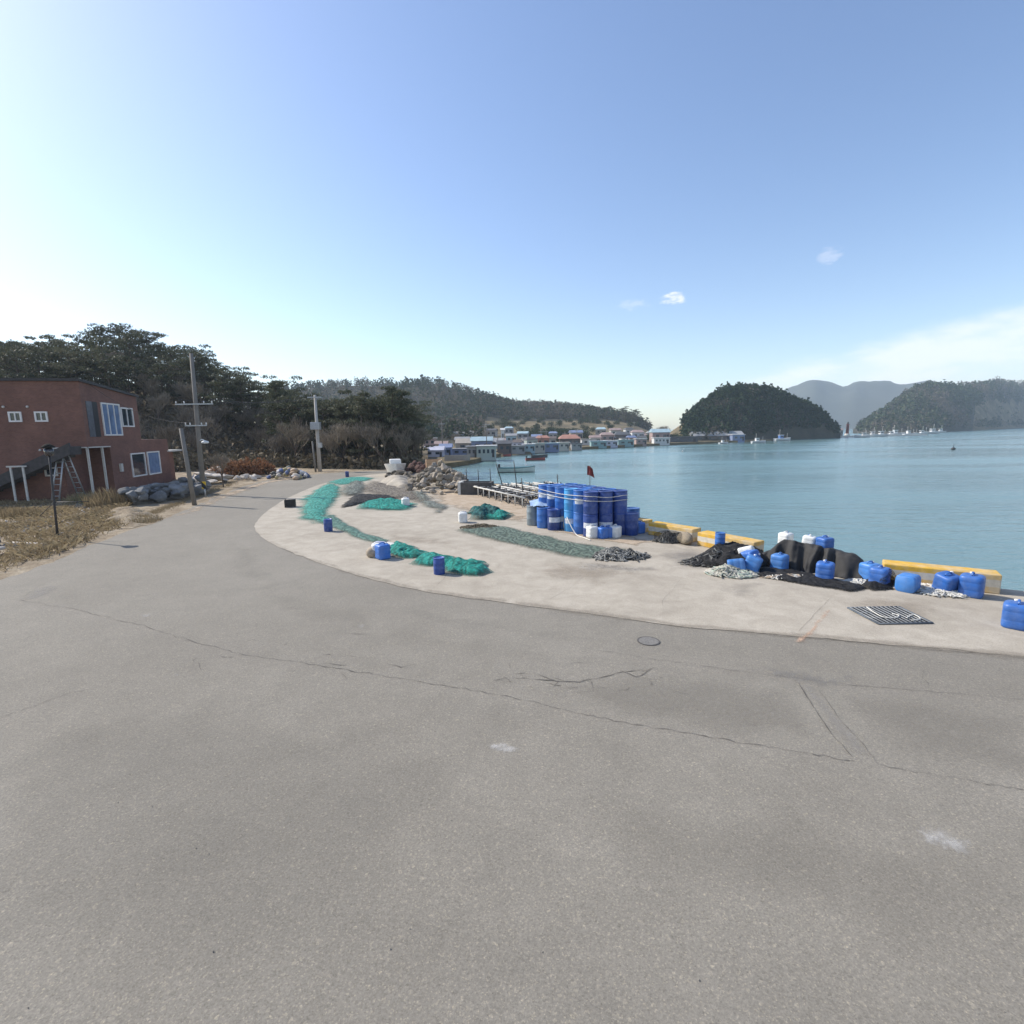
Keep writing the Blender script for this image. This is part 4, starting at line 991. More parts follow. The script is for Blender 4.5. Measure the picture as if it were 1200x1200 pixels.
# flag marker behind the stack
fp = G(691, 601); fo = thing('flag_marker', 'small dark red flag on a thin pole behind the drum stack', 'flag', (fp.x, fp.y, .0))
MB().tube((0, 0, 0), (0, 0, 1.75), .012, n=6).build('pole', M_dark, fo)
m = MB(); vs = []; fs = []
for i in range(7):
    for j in range(6):
        u, v = i / 6, j / 5; vs.append((.2 * u * (1 + .3 * v) - .1, .06 * math.sin(u * 9 + v), 1.74 - .34 * v - .12 * u * u))
fs = [(i * 6 + j, i * 6 + j + 1, (i + 1) * 6 + j + 1, (i + 1) * 6 + j) for i in range(6) for j in range(5)]
m.add(vs, fs, 0, True); m.build('cloth', simple('red_cloth', (.22, .045, .04), .85, .3, 8), fo)

# ------------------------------------------------------------------ jerrycans
def can_proto(mat, h=.37, wdt=.155):
    o = thing('jerrycan', '', 'jerrycan')
    prof = [(wdt * .90, 0), (wdt * .97, .012), (wdt, .04), (wdt, h * .28), (wdt * .988, h * .30), (wdt * .988, h * .34), (wdt, h * .36), (wdt, h * .62), (wdt * .988, h * .64), (wdt * .988, h * .68), (wdt, h * .7), (wdt, h * .84), (wdt * .94, h * .9), (wdt * .8, h * .945), (wdt * .5, h * .95)]
    MB().lathe(prof, 32, sq=5).build('body', mat, o)
    m = MB(); m.path([(-.09, 0, h * .93), (-.085, 0, h * 1.03), (0, 0, h * 1.06), (.05, 0, h * 1.03), (.06, 0, h * .93)], .016, 7); m.build('handle', mat, o)
    MB().lathe([(.024, h * .93), (.026, h * 1.0), (.02, h * 1.012)], 12, (.105, .03, 0)).build('cap', M_whitecan if mat is not M_whitecan else M_bluecan, o)
    return o
CAN = {'b': Kind([can_proto(M_bluecan)]), 'w': Kind([can_proto(M_whitecan)]), 'l': Kind([can_proto(M_lightblue)])}
def can(c, px, py, z, label, rz=None, s=1.0, tilt=None):
    p = G(px, py, z); rz = R.uniform(-.5, .5) if rz is None else rz
    CAN[c].place(p + Vector((0, 0, .015 if z == 0 else 0)), label, None, s, (tilt[0], tilt[1], rz) if tilt else (0, 0, rz))
can('b', 1190, 736, 0, 'big blue jerrycan on bare concrete at the right frame edge', .75, 1.06)
can('b', 1137, 699, 0, 'upright blue jerrycan at the near end of the long painted block', .7, 1.08)
can('b', 1106, 694, 0, 'blue jerrycan tipped back against the long painted block', .25, 1.0, (.22, -.12))
can('l', 1060, 685, .16, 'pale blue jerrycan lying on its side in front of the long block', 2.2, 1.0, (1.57, .0))
can('b', 1030, 686.5, 0, 'blue jerrycan with a white cap beside the black sleeve of net', .6, .98)
can('l', 1018, 680, 0, 'pale blue jerrycan at the right corner of the black tarpaulin', .3, .95)
can('b', 966, 680, 0, 'blue jerrycan in front of the middle of the black tarpaulin', .9, 1.0)
can('l', 913, 669, 0, 'pale blue jerrycan under the left slope of the black tarpaulin', .7, .98)
can('l', 878, 671, 0, 'pale blue jerrycan behind the white rope heap', 1.0, 1.0, (.3, .1))
can('l', 853, 664, .12, 'pale blue jerrycan lying on the white rope heap', 1.2, .95, (1.4, .2))
can('w', 867, 650, .2, 'white jerrycan lying on top of the black net heap', .9, .9, (1.2, .3))
can('b', 873, 653, .22, 'blue jerrycan lying on top of the black net heap', .4, .9, (1.3, -.2))
can('w', 694, 630.5, 0, 'white jerrycan at the front corner of the drum stack', .4, .93)
can('b', 706, 631, 0, 'blue jerrycan between two white ones before the drum stack', .5, .88)
can('b', 713, 630, 0, 'dark blue jerrycan wedged behind the right white can', .2, .85)
can('w', 721, 630, 0, 'white jerrycan before the shaded side of the drum stack', .8, .93)
can('b', 749, 625, 0, 'small blue jerrycan beside the single navy drum', .5, .9)
can('b', 449, 655, 0, 'blue jerrycan at the left end of the near teal net', .7, 1.0)
can('w', 443, 652.5, 0, 'white jerrycan half hidden behind the blue one', .3, .9)
can('w', 475.5, 594, 0, 'white jerrycan standing on the dark rim of the oval teal net', .4, 1.0)
can('w', 542.5, 612.5, 0, 'white jerrycan beside the dark teal net heap', .2, .95)
# black crate by the road
bk = thing('plastic_crate', 'small black plastic crate at the road edge of the apron', 'crate', G(340.5, 594.5), .3)
m = MB(); m.box((0, 0, .02), (.4, .3, .03))
for k in range(4):
    z = .07 + .075 * k; m.box((0, -.15, z), (.4, .02, .05)); m.box((0, .15, z), (.4, .02, .05)); m.box((-.2, 0, z), (.02, .28, .05)); m.box((.2, 0, z), (.02, .28, .05))
m.build('basket', M_black, bk)
m = MB()
for sx in (-1, 1):
    for sy in (-1, 1): m.box((sx * .195, sy * .145, .17), (.03, .03, .34))
m.build('corner_posts', M_black, bk)
# sacks beside the near net and a float under the rope
def sack(px, py, s, mat, label, name='sack', cat='sack'):
    o = bpy.data.objects.new(name, rock_mesh(name, mat, R.uniform(0, 50), .22, 3)); C.objects.link(o); o.data.polygons.foreach_set('use_smooth', [True] * len(o.data.polygons))
    o.location = G(px, py) + Vector((0, 0, s[2] * .42)); o.scale = s; o.rotation_euler.z = R.uniform(0, 3); tag(o, label, cat)
sack(438, 653, (.34, .3, .3), simple('jute', (.36, .3, .23), .9), 'round tan sack at the far left of the near teal net')
sack(447, 647, (.4, .3, .32), simple('lilac_sack', (.45, .45, .58), .8), 'pale lilac sack behind the blue can')
sack(462, 643, (.9, .3, .12), M_offw, 'flat white sack behind the near teal net')
sack(666, 622, (.32, .26, .4), simple('cream_float', (.6, .54, .38), .7), 'cream coloured float at the foot of the drum stack', 'float', 'float')
sack(786, 636, (.85, .36, .36), M_blacknet, 'rolled dark grey net bundle before the yellow block', 'net_roll', 'net')
sack(803, 637.5, (.5, .36, .34), simple('tan_bundle', (.3, .25, .18), .95, .5, 14, .8), 'tan rope bundle beside the rolled net', 'rope_bundle', 'rope bundle')

# ------------------------------------------------------------------ painted blocks
def block(a, b, label, ln=None):
    d = (b - a); d.z = 0; L = d.length; d.normalize(); n = Vector((d.y, -d.x, 0))
    if n.y > 0: n = -n
    c = (a + b) / 2 + n * .2; c.z = .014
    m = MB(); m.box((0, 0, BH / 2), (L, .4, BH)); o = m.build('curb_block', M_block, loc=c, rz=math.atan2(d.y, d.x), bevel=.018); tag(o, label, 'curb block', 'painted blocks along the quay edge')
    return o
for (a, b), l in zip(blocks, ['short yellow and white block beside the shaded drums', 'yellow and white block behind the rolled net bundle', 'yellow and white block behind the black net heap', 'long yellow and white block behind the tipped blue cans']): block(a, b, l)
ha, hb = blocks[2][1], blocks[3][0]; dd = hb - ha
block(ha + dd * .2, ha + dd * .72, 'painted block hidden behind the black tarpaulin')
def on_block(t): q = ha + dd * t; n = Vector((dd.y, -dd.x, 0)).normalized(); n = -n if n.y > 0 else n; return q + n * .2 + Vector((0, 0, .016))
CAN['w'].place(on_block(.24), 'white jerrycan standing highest behind the left end of the tarpaulin', None, .84, .5)
CAN['w'].place(on_block(.44), 'white jerrycan behind the tarpaulin, next to the blue one', None, .84, (.1, .05, .9))
CAN['b'].place(on_block(.58), 'blue jerrycan behind the crest of the black tarpaulin', None, .9, .3)

# ------------------------------------------------------------------ nets
def net(outline, mat, hgt, label, rim=.5, res=.07, name='fishing_net', ridg=1.0, z0=.02, fs=2.2):
    def hf(x, y, f):
        r = 1 - abs(noise.noise(Vector((x * fs, y * fs, 1)))) * 1.9
        return hgt * (f ** .55) * (.55 + .45 * r * ridg + .25 * fbm(x, y, 4, 4.5, 3))
    return tag(sheet(outline, res, hf, mat, name, z0, rim), label, 'fishing net')
net([(352, 600), (356, 585), (370, 574), (385, 567), (398, 570), (398, 580), (392, 590), (384, 600), (382, 606), (395, 611), (388, 616), (372, 613), (353, 609)], M_tealflat, .10, 'long teal net spread flat along the road edge of the apron', .5, .14)
net([(384, 566), (400, 561), (425, 559), (440, 561), (425, 565), (400, 569)], M_tealflat, .07, 'far end of teal net spread near the road bend', .6, .2)
net([(372, 606), (392, 604), (402, 612), (425, 625), (456, 634), (448, 638), (422, 633), (398, 622), (376, 614)], mat_net('tail_net', (.06, .14, .11), (.1, .2, .165), (.19, .28, .235), .5, .9), .05, 'thin grey green tail of net trailing across the apron', .18, .08)
net([(418, 594), (428, 588), (450, 585), (475, 586), (487, 592), (480, 598), (450, 599), (428, 598)], M_teal, .14, 'oval teal net heap with a dark rim on the apron', .7, .09)
net([(404, 590), (415, 582), (440, 581), (462, 583), (466, 586), (440, 588), (418, 592), (400, 596)], M_blacknet, .14, 'dark twisted rope band along the oval net', .35, .09, 'net_rope')
net([(398, 575), (410, 566), (425, 565), (432, 572), (425, 580), (405, 583), (395, 580)], M_greynet, .16, 'dark grey net strewn beside the long teal net', .5, .12, 'fishing_net', 1.2)
net([(420, 575), (434, 564), (452, 566), (480, 574), (496, 580), (502, 590), (480, 588), (440, 583)], M_brownnet, .12, 'brown net spread before the sand heap', .7, .12)
net([(480, 578), (495, 577), (508, 586), (503, 590), (488, 588)], M_greynet, .2, 'folded grey net bundle in front of the stone heap', .5, .09)
net([(490, 588), (512, 588), (526, 595), (518, 602), (506, 602), (512, 598), (496, 594)], M_greynet, .08, 'grey green scrap of net on the sandy apron', .3, .09)
net([(546, 609), (552, 601), (565, 597), (585, 599), (600, 605), (585, 608), (568, 611), (555, 611)], M_dkteal, .34, 'dark teal net heap on the sand near the drums', .5, .06, fs=3)
net([(568, 610), (575, 601), (592, 602), (603, 605), (590, 610)], M_teal, .24, 'bright teal fold at the right of the dark net heap', .35, .06)
net([(536, 622), (555, 616), (600, 619), (660, 634), (700, 641), (735, 645), (725, 653), (690, 656), (640, 648), (580, 634)], mat_net('flat_green_net', (.075, .115, .09), (.13, .175, .14), (.2, .245, .2), .6, .92), .05, 'long grey green net laid flat before the drums', .35, .09)
net([(452, 650), (453, 641), (465, 637), (478, 640), (490, 645), (504, 649), (503, 655), (484, 656), (462, 655)], M_teal, .18, 'teal net heap behind the blue can, left of the near nets', .35, .045, fs=3.2)
net([(484, 661), (488, 652), (510, 651), (532, 654), (538, 662), (516, 665), (496, 665)], M_teal, .13, 'middle fold of teal net behind the small navy drum', .3, .045, fs=3.2)
net([(518, 671), (522, 660), (545, 658), (568, 662), (578, 672), (560, 676), (535, 675)], M_teal, .18, 'right hand teal net heap beside the small navy drum', .3, .045, fs=3.2)
net([(810, 664), (814, 655), (830, 648), (850, 644), (880, 646), (906, 655), (902, 668), (870, 672), (830, 667)], M_blacknet, .32, 'tangled black net heap before the painted block', .5, .05, fs=2.6)
net([(1010, 690), (1012, 682), (1030, 682), (1052, 684), (1060, 688), (1045, 692), (1020, 693)], M_blacknet, .14, 'black net end trailing right of the tarpaulin', .2, .05)
net([(880, 676), (888, 668), (920, 668), (960, 676), (1000, 686), (1015, 690), (1000, 695), (950, 687), (910, 680)], M_blacknet, .08, 'black net hem lying in front of the tarpaulin', .2, .05)
m = MB(); p = [G(1033, 690), G(1036, 689), G(1040, 688), G(1045, 688), G(1049, 689), G(1064, 690)]; zs = [.06, .22, .30, .2, .08, .05]
m.path(smooth([(q.x, q.y, z) for q, z in zip(p, zs)], 5), .06, 8); tag(m.build('net_sleeve', M_blacknet), 'thick black sleeve of net arched beside the blue can', 'net')
# rope tangles
def tangle(px, py, rx, ry, h, n, r, mats, label, name, cat, seglen=.075):
    b = G(px, py); m = MB(); n = int(n * 1.25); r *= .9; ph = R.uniform(0, 9)
    for i in range(n):
        a = R.uniform(0, 6.28); q = .85 * R.random() ** .6; x, y = rx * q * math.cos(a), ry * q * math.sin(a); hd = R.uniform(0, 6.28); pts = []
        lift = R.random()
        for k in range(R.randint(5, 10)):
            e = max(0, 1 - (x / rx) ** 2 - (y / ry) ** 2)
            if (x / rx) ** 2 + (y / ry) ** 2 > 1.15 + .5 * noise.noise(Vector((math.atan2(y, x) * 1.3, ph, 0))): hd = math.atan2(-y, -x) + R.gauss(0, .6)
            pts.append((x, y, .02 + h * (.2 + .8 * lift) * e ** .8 * (.75 + .6 * noise.noise(Vector((x * 4, y * 4, ph)))) + R.uniform(0, .035)))
            hd += R.gauss(0, .9); x += math.cos(hd) * seglen; y += math.sin(hd) * seglen
        m.path(pts, r * R.uniform(.7, 1.3), 5, R.randrange(len(mats)), True)
    return tag(m.build(name, mats, loc=(b.x, b.y, .0)), label, cat)
dkrope = [simple('dark_rope', (.06, .06, .058), .9), simple('grey_rope', (.16, .16, .15), .9), simple('pale_grey_rope', (.3, .3, .28), .9)]
tangle(726, 653, .62, .42, .22, 230, .014, dkrope, 'tangled heap of grey rope at the end of the flat net', 'rope_heap', 'rope heap')
wr = [simple('grubby_rope', (.5, .48, .42), .9), simple('cream_rope', (.42, .40, .33), .9), simple('greenish_rope', (.3, .35, .3), .9)]
tangle(858, 673, .5, .3, .2, 240, .015, wr, 'heap of pale tangled rope before the black net', 'rope_heap', 'rope heap', .08)
tangle(842, 660, .7, .35, .32, 260, .012, [dkrope[0], M_black, dkrope[1]], 'black cord tangle over the net heap', 'cord_tangle', 'cord tangle', .1)
tangle(1078, 690, .5, .25, .07, 130, .011, [M_rope, simple('tan_rope', (.45, .36, .27), .9), M_offw], 'loose pale rope ends under the tipped jerrycan', 'rope_ends', 'rope', .07)
tangle(1108, 697, .38, .2, .06, 80, .011, [M_rope, M_offw], 'white rope scraps between the two near jerrycans', 'rope_scraps', 'rope', .06)
tangle(930, 678, .6, .1, .05, 60, .011, [simple('tan_rope', (.45, .36, .27)), M_rope], 'tan rope lying in front of the tarpaulin hem', 'rope_scraps', 'rope', .08)
tangle(786, 635, .42, .2, .36, 160, .012, dkrope[:2], 'grey cords wrapped over the rolled net bundle', 'cord_tangle', 'cord tangle', .1)
tangle(1005, 684, .25, .12, .05, 50, .01, [M_rope, M_offw], 'few white rope ends at the corner of the tarpaulin', 'rope_scraps', 'rope', .06)
tangle(565, 602, .5, .25, .2, 90, .012, [dkrope[0], simple('teal_cord', (.02, .2, .17), .8)], 'dark cords lying over the dark teal net', 'cord_tangle', 'cord tangle', .1)
tangle(563, 619, .5, .25, .1, 90, .02, [simple('weed', (.09, .075, .05), .95)], 'dry seaweed lying on the end of the flat net', 'seaweed', 'seaweed', .1)
# tarpaulin
A, B = G(868, 661), G(1016, 683); nrm = Vector((B.y - A.y, A.x - B.x, 0)).normalized()
if nrm.y < 0: nrm = -nrm
NU, NV = 110, 44; m = MB(); wdt = .74
for i in range(NU + 1):
    for j in range(NV + 1):
        u, v = i / NU, j / NV
        p = A.lerp(B, u) + nrm * (v * wdt)
        hu = lerp([(0, .04), (.08, .12), (.2, .3), (.32, .57), (.45, .55), (.7, .5), (.86, .44), (.93, .34), (.97, .18), (1, .03)], u)
        hv = lerp([(0, .02), (.12, .18), (.45, .88), (.58, 1), (.8, .98), (.93, .6), (1, .2)], v)
        if v < .4 and .22 < u < .36: hv *= .8
        fold = .085 * math.sin(u * 46 + 2 * v + 3 * noise.noise(Vector((u * 6, v * 2, 2)))) * (1 - v) ** .6 * (.3 + abs(noise.noise(Vector((u * 9, 0, 5)))) * 2)
        z = max(.02, hu * hv + .09 * fbm(u * 7, v * 3, 1, 1) * hu + fold * .45 * min(1, hu * 2))
        p = p - nrm * fold * 1.1
        m.v.append((p.x, p.y, z))
for i in range(NU):
    for j in range(NV):
        k = i * (NV + 1) + j; m.f.append((k, k + NV + 1, k + NV + 2, k + 1)); m.m.append(0); m.s.append(True)
tag(m.build('tarpaulin', simple('shade_cloth', (.035, .034, .033), .8, .45, 3, .3)), 'dark shade cloth tarpaulin draped over a heap at the quay edge', 'tarpaulin')

# ------------------------------------------------------------------ drain grate and manhole
q = [G(*c) for c in ((993, 714), (1054, 713), (1093, 732), (1029, 733))]; cg = sum(q, Vector()) / 4
gr_ = thing('drain_grate', 'dark steel drain grate with bars set in the concrete', 'grate', (cg.x, cg.y, .014))
L = [c - cg for c in q]; m = MB(); m.add([(c.x, c.y, .005) for c in L], [(0, 1, 2, 3)]); m.build('pit_shade_sheet', simple('painted_pit_shade', (.012, .014, .018), .7), gr_)  # flat sheet, no hole: the shade below the bars is its dark colour
m = MB()
for i in range(12):
    t = (i + .5) / 12; a, b = L[0].lerp(L[1], t), L[3].lerp(L[2], t); m.tube((a.x, a.y, .02), (b.x, b.y, .02), .011, n=4)
m.build('bars', simple('grate_bar', (.30, .31, .31), .5, .3, 10, metal=.3), gr_)
m = MB()
for a, b in zip(L, L[1:] + L[:1]): m.tube((a.x, a.y, .012), (b.x, b.y, .012), .016, n=4)
for t in (.33, .66): a, b = L[0].lerp(L[3], t), L[1].lerp(L[2], t); m.tube((a.x, a.y, .012), (b.x, b.y, .012), .01, n=4)
m.build('frame', simple('grate_steel', (.10, .12, .14)), gr_)
for pts, l in ([[(1015, 715), (1025, 722), (1035, 727), (1048, 728), (1053, 725), (1045, 723)], 'curl of white rope lying across the drain grate'], [[(1062, 728), (1070, 724), (1078, 729), (1068, 731)], 'short scrap of white rope on the near corner of the grate']):
    m = MB(); m.path(smooth([(G(*c).x, G(*c).y, .055) for c in pts], 5), .008, 5); tag(m.build('rope_scrap', M_rope), l, 'rope')
mh = thing('manhole_cover', 'small round iron cover set in the road by the apron edge', 'manhole cover', G(760, 752) + Vector((0, 0, .008)))
m = MB(); m.lathe([(.16, 0), (.16, .006), (.146, .0065), (.142, .004)], 24, sm=False); m.build('rim', simple('iron_rim', (.09, .085, .08), .8), mh)
m = MB(); m.lathe([(.14, .0), (.14, .006), (.02, .0065)], 24, sm=False); m.build('lid', simple('iron', (.19, .18, .162), .7, .4, 30, .4), mh)

# ------------------------------------------------------------------ oyster racks, box, stakes at the quay edge
bx = thing('concrete_trough', 'dark open concrete trough with a pale end beside the racks', 'trough', G(558, 580), -.12)
m = MB(); m.box((0, .8, .3), (1.5, .12, .6)); m.box((0, 0, .3), (1.5, .12, .6)); m.box((.69, .4, .3), (.12, .68, .6)); m.box((0, .4, .04), (1.26, .68, .08)); m.build('trough_body', simple('dark_concrete', (.09, .085, .08), .9), bx)
m = MB(); m.box((-.82, .4, .31), (.14, .92, .62)); m.build('end_panel', M_offw, bx)
ra, rb = G(547, 578), G(615, 596)
rd = (rb - ra); rl_ = rd.length; rdn = rd.normalized(); rn = Vector((-rdn.y, rdn.x, 0)); rn = -rn if rn.y < 0 else rn
for r in range(4):
    o = thing('pipe_rack', ['nearest white pipe rack with short legs on the sand', 'second pipe rack from the sandy side', 'third pipe rack from the sandy side', 'pipe rack closest to the water'][r], 'rack', ra + rn * (r * 1.1) + rdn * .3 * r, math.atan2(rdn.y, rdn.x), 'pipe racks for shells')
    m = MB(); m.tube((0, 0, .42), (rl_, 0, .42), .035, n=6); m.tube((0, .75, .42), (rl_, .75, .42), .035, n=6); m.build('rails', M_offw, o)
    for k in range(10):
        x = rl_ * (k + .3) / 9.6
        m = MB(); m.tube((x, 0, 0), (x, 0, .40), .022, n=5); m.tube((x, .75, 0), (x, .75, .4), .022, n=5); m.build('leg', M_offw, o)
    m = MB()
    for k in range(9): x = rl_ * (k + .5) / 9; m.tube((x, .0, .455), (x, .75, .455), .014, n=4)
    m.build('crossbars', M_steel, o)
    m = MB()
    for k in range(200):
        x, y = R.uniform(.1, rl_ - .1), R.uniform(.05, .7); m.card((x, y, R.uniform(.05, .43)), R.uniform(.15, .4), None, 0, .5)
    q = m.build('shell_strings', simple('shell_strings', (.09, .085, .08), .95, .5, 9), o); q['kind'] = 'stuff'
for i, (px0, py0, px1, py1) in enumerate([(578, 571.5, 612, 577.5), (604, 575, 645, 584), (588, 574, 640, 587)]):
    a, b = G(px0, py0), G(px1, py1); d = b - a; m = MB()
    for k in range(3): m.box((0, (k - 1) * .2, .08 + .1 * (k == 1)), (d.length, .17, .09))
    tag(m.build('timber_bundle', simple('yellow_timber', (.5, .38, .2), .8, .25, 4), loc=(a + b) / 2, rz=math.atan2(d.y, d.x)), ['yellow timber lying at the water edge by the leaning stake', 'yellow timber at the water edge nearest the drums', 'yellow timber between the racks and the water'][i], 'timber')
for (bx_, by_, tx, ty, l) in [(547, 576, 546, 549, 'upright thin stake beside the dark trough'), (561, 578, 560, 550, 'thin stake above the middle of the trough'), (575, 574, 574, 549, 'thin stake at the right end of the trough'), (591, 577, 581, 543, 'dark stake leaning left over the racks'), (606, 581, 602, 540, 'tallest dark stake standing over the racks'), (613, 588, 611, 560, 'short stake at the near end of the racks'), (654, 590, 653, 556, 'thin stake behind the left of the drum stack')]:
    b = G(bx_, by_); t = AT(tx, ty, b.y); m = MB(); m.path([(0, 0, 0), ((t - b) * .5 + Vector((.02, 0, 0))), t - b], [.028, .026, .02], 6)
    tag(m.build('stake', M_dark, loc=b), l, 'stake')

# ------------------------------------------------------------------ boats
def boat_proto(L, cabin, hullmat, cabmat, trim, bw=.30, hh=.16):
    o = thing('fishing_boat', '', 'boat'); NS = 12; vs = []; fs = []
    for i in range(NS + 1):
        t = i / NS; x = (t - .5) * L; wd_ = L * bw * .5 * (1 - max(0, (t - .45) / .55) ** 2.2) * (.82 + .18 * min(1, t * 4)); sh = L * hh * (.62 + .55 * max(0, t - .3) ** 1.6 + .05 * (1 - t))
        wd_ = max(.02, wd_)
        vs += [(x, -wd_, sh), (x, -wd_ * .86, L * hh * .12), (x, 0, -L * .03 + .02 * L * max(0, t - .8) * 5), (x, wd_ * .86, L * hh * .12), (x, wd_, sh), (x, wd_ * .82, sh * .97), (x, 0, sh * .80), (x, -wd_ * .82, sh * .97)]
    for i in range(NS):
        for k in range(8): fs.append((i * 8 + k, (i + 1) * 8 + k, (i + 1) * 8 + (k + 1) % 8, i * 8 + (k + 1) % 8))
    fs += [tuple(range(8)), tuple(NS * 8 + k for k in range(8))[::-1]]
    m = MB(); m.add(vs, fs, 0, False); m.build('hull', hullmat, o)
    m = MB(); 
    for s in (-1, 1): m.path([(vs[i * 8][0], s * abs(vs[i * 8][1]) * 1.01, vs[i * 8][2] + .01 * L) for i in range(NS + 1)], .012 * L, 4)
    m.build('gunwale', trim, o)
    if cabin:
        m = MB(); m.box((-.12 * L, 0, L * hh * .62 + .11 * L), (.22 * L, L * bw * .55, .2 * L)); c = m.build('cabin', cabmat, o)
        m = MB(); m.box((-.12 * L, 0, L * hh * .62 + .215 * L), (.27 * L, L * bw * .62, .02 * L)); m.build('roof', trim, c)
        m = MB()
        for s in (-1, 1): m.box((-.12 * L, s * L * bw * .28, L * hh * .62 + .14 * L), (.16 * L, .01 * L, .06 * L))
        m.box((-.005 * L, 0, L * hh * .62 + .14 * L), (.012 * L, L * bw * .45, .06 * L)); m.build('window', M_glass, c)
        m = MB(); m.tube((-.2 * L, 0, L * hh * .6), (-.2 * L, 0, .62 * L), .008 * L, n=5); m.tube((.28 * L, 0, L * hh * .8), (.28 * L, 0, .42 * L), .007 * L, n=5); m.build('mast', M_offw, o)
    else:
        m = MB(); m.box((-.46 * L, 0, .15 * L), (.06 * L, .08 * L, .14 * L)); m.build('outboard_motor', M_dark, o)
        for x in (-.2, .1):
            m = MB(); m.box((x * L, 0, L * hh * .6), (.07 * L, L * bw * .8, .02 * L)); m.build('thwart', trim, o)
    return o
hw = simple('hull_white', (.5, .51, .51), .45, .12, 1); hg = simple('hull_green', (.3, .45, .4), .5, .2, 1); hb_ = simple('hull_blue', (.1, .2, .45), .5, .2, 1); hr = simple('hull_red', (.3, .07, .06), .6, .2, 1)
BT = {'open': Kind([boat_proto(4.6, False, simple('hull_pale', (.52, .58, .52), .5, .2, 1.5), hg, simple('hull_trim', (.1, .22, .25), .5))]), 'cab': Kind([boat_proto(7.5, True, hw, M_white, hw)]), 'bluecab': Kind([boat_proto(6.5, True, hw, hb_, M_white)]), 'red': Kind([boat_proto(3.6, False, hr, hr, M_dark)]), 'dark': Kind([boat_proto(3.4, False, simple('hull_dark', (.06, .07, .08), .6), hr, M_dark)])}
def boat(k, px, py, rz, label, s=1.0, g=None): p = G(px, py, WATER_Z); BT[k].place(Vector((p.x, p.y, WATER_Z + .02)), label, g, s, rz)
boat('open', 605, 553.5, -.02, 'pale green open boat moored just off the racks', 1.05)
m = MB(); p = G(610, 551, WATER_Z)
boat('red', 627.5, 539.5, .1, 'small dark red skiff, nearer of two in open water'); boat('dark', 632, 536, .15, 'small dark skiff just beyond the red one')
boat('red', 589, 535, .1, 'reddish skiff tied at the village shore'); boat('bluecab', 917, 516.5, .2, 'white boat with a blue cabin below the dark wood', 1.1); boat('dark', 602, 531, .2, 'dark skiff against the village sea wall', 1.2)
boat('cab', 848, 520, .3, 'tiny white boat before the long grey shed', .5); boat('cab', 889, 519, .1, 'small white boat left of the blue cabin boat', .7)
GB = 'white boats moored along the far headland'
for px, py, s, l in [(975, 513, 1.1, 'white boat at the tip of the wooded island'), (1010, 512.5, .9, 'white boat just right of the red beacon'), (1020, 511.5, 1.0, 'second white boat right of the red beacon'), (1030, 511.5, 1.1, 'white boat moored in the middle of the pier row'), (1042, 511, 1.0, 'white boat near the right end of the pier row'), (1051, 510, 1.2, 'tallest white boat of the pier row'), (1066, 510, 1.0, 'white boat before the wooded slope, past the pier row'), (1078, 509.5, 1.0, 'white boat at the near end of the long pontoon'), (1090, 508.5, 1.3, 'white boat with a high cabin at the pontoon head'), (1100, 507, 1.1, 'white boat just past the pontoon head'), (1124, 504, 1.3, 'white boat alone before the tan shore'), (1133, 503.5, 1.3, 'pinkish white boat beside the lone one'), (1155, 502, 1.6, 'white boat below the tan clearing'), (1169, 501.5, 2.2, 'large white boat with a tall cabin below the clearing'), (1185, 501, 2.0, 'white boat near the right frame edge'), (1197, 500.5, 2.2, 'white boat cut by the right frame edge')]:
    boat('cab', px, py, R.choice([0, .1, 3.0, 3.2]), l, s, GB)
# stone breakwater and beacon
a, b = G(985, 512.6, WATER_Z), G(1090, 510.3, WATER_Z); d = b - a
m = MB(); m.box((0, 0, .0), (d.length, 2.0, 1.1)); tag(m.build('pontoon', M_offw, loc=((a + b) / 2 + Vector((0, 3, .1))), rz=math.atan2(d.y, d.x)), 'long pale pontoon along the far moorings', 'pontoon')
bp = G(992.5, 511.5, WATER_Z); bc = thing('harbour_beacon', 'slim rusty red beacon tower at the end of the moorings', 'beacon', Vector((bp.x, bp.y, WATER_Z)))
MB().lathe([(1.2, 0), (1.2, 1.4), (.9, 1.5)], 12).build('base', M_offw, bc); MB().lathe([(.75, 1.5), (.6, 6.2), (.9, 6.3), (.9, 6.5)], 12).build('tower', simple('beacon_red', (.25, .06, .04), .6), bc); MB().lathe([(.4, 6.5), (.4, 7.3), (.05, 7.8)], 10).build('lantern', M_dark, bc)
by = G(1117, 527, WATER_Z); bu = thing('buoy', 'small dark buoy floating alone in the bay', 'buoy', Vector((by.x, by.y, WATER_Z)))
MB().lathe([(.1, -.1), (.42, .1), (.42, .3), (.12, .5)], 12).build('float', M_dark, bu); MB().tube((0, 0, .5), (0, 0, 1.3), .04, n=5).build('staff', M_dark, bu)
by = G(800, 529.5, WATER_Z); bu = thing('buoy', 'faint grey buoy with a bent staff off the village', 'buoy', Vector((by.x, by.y, WATER_Z)))
MB().lathe([(.1, -.1), (.22, .1), (.1, .3)], 12).build('float', M_steel, bu); MB().path([(0, 0, .3), (.2, 0, .7), (.5, 0, .9)], .03, 5).build('staff', M_steel, bu)
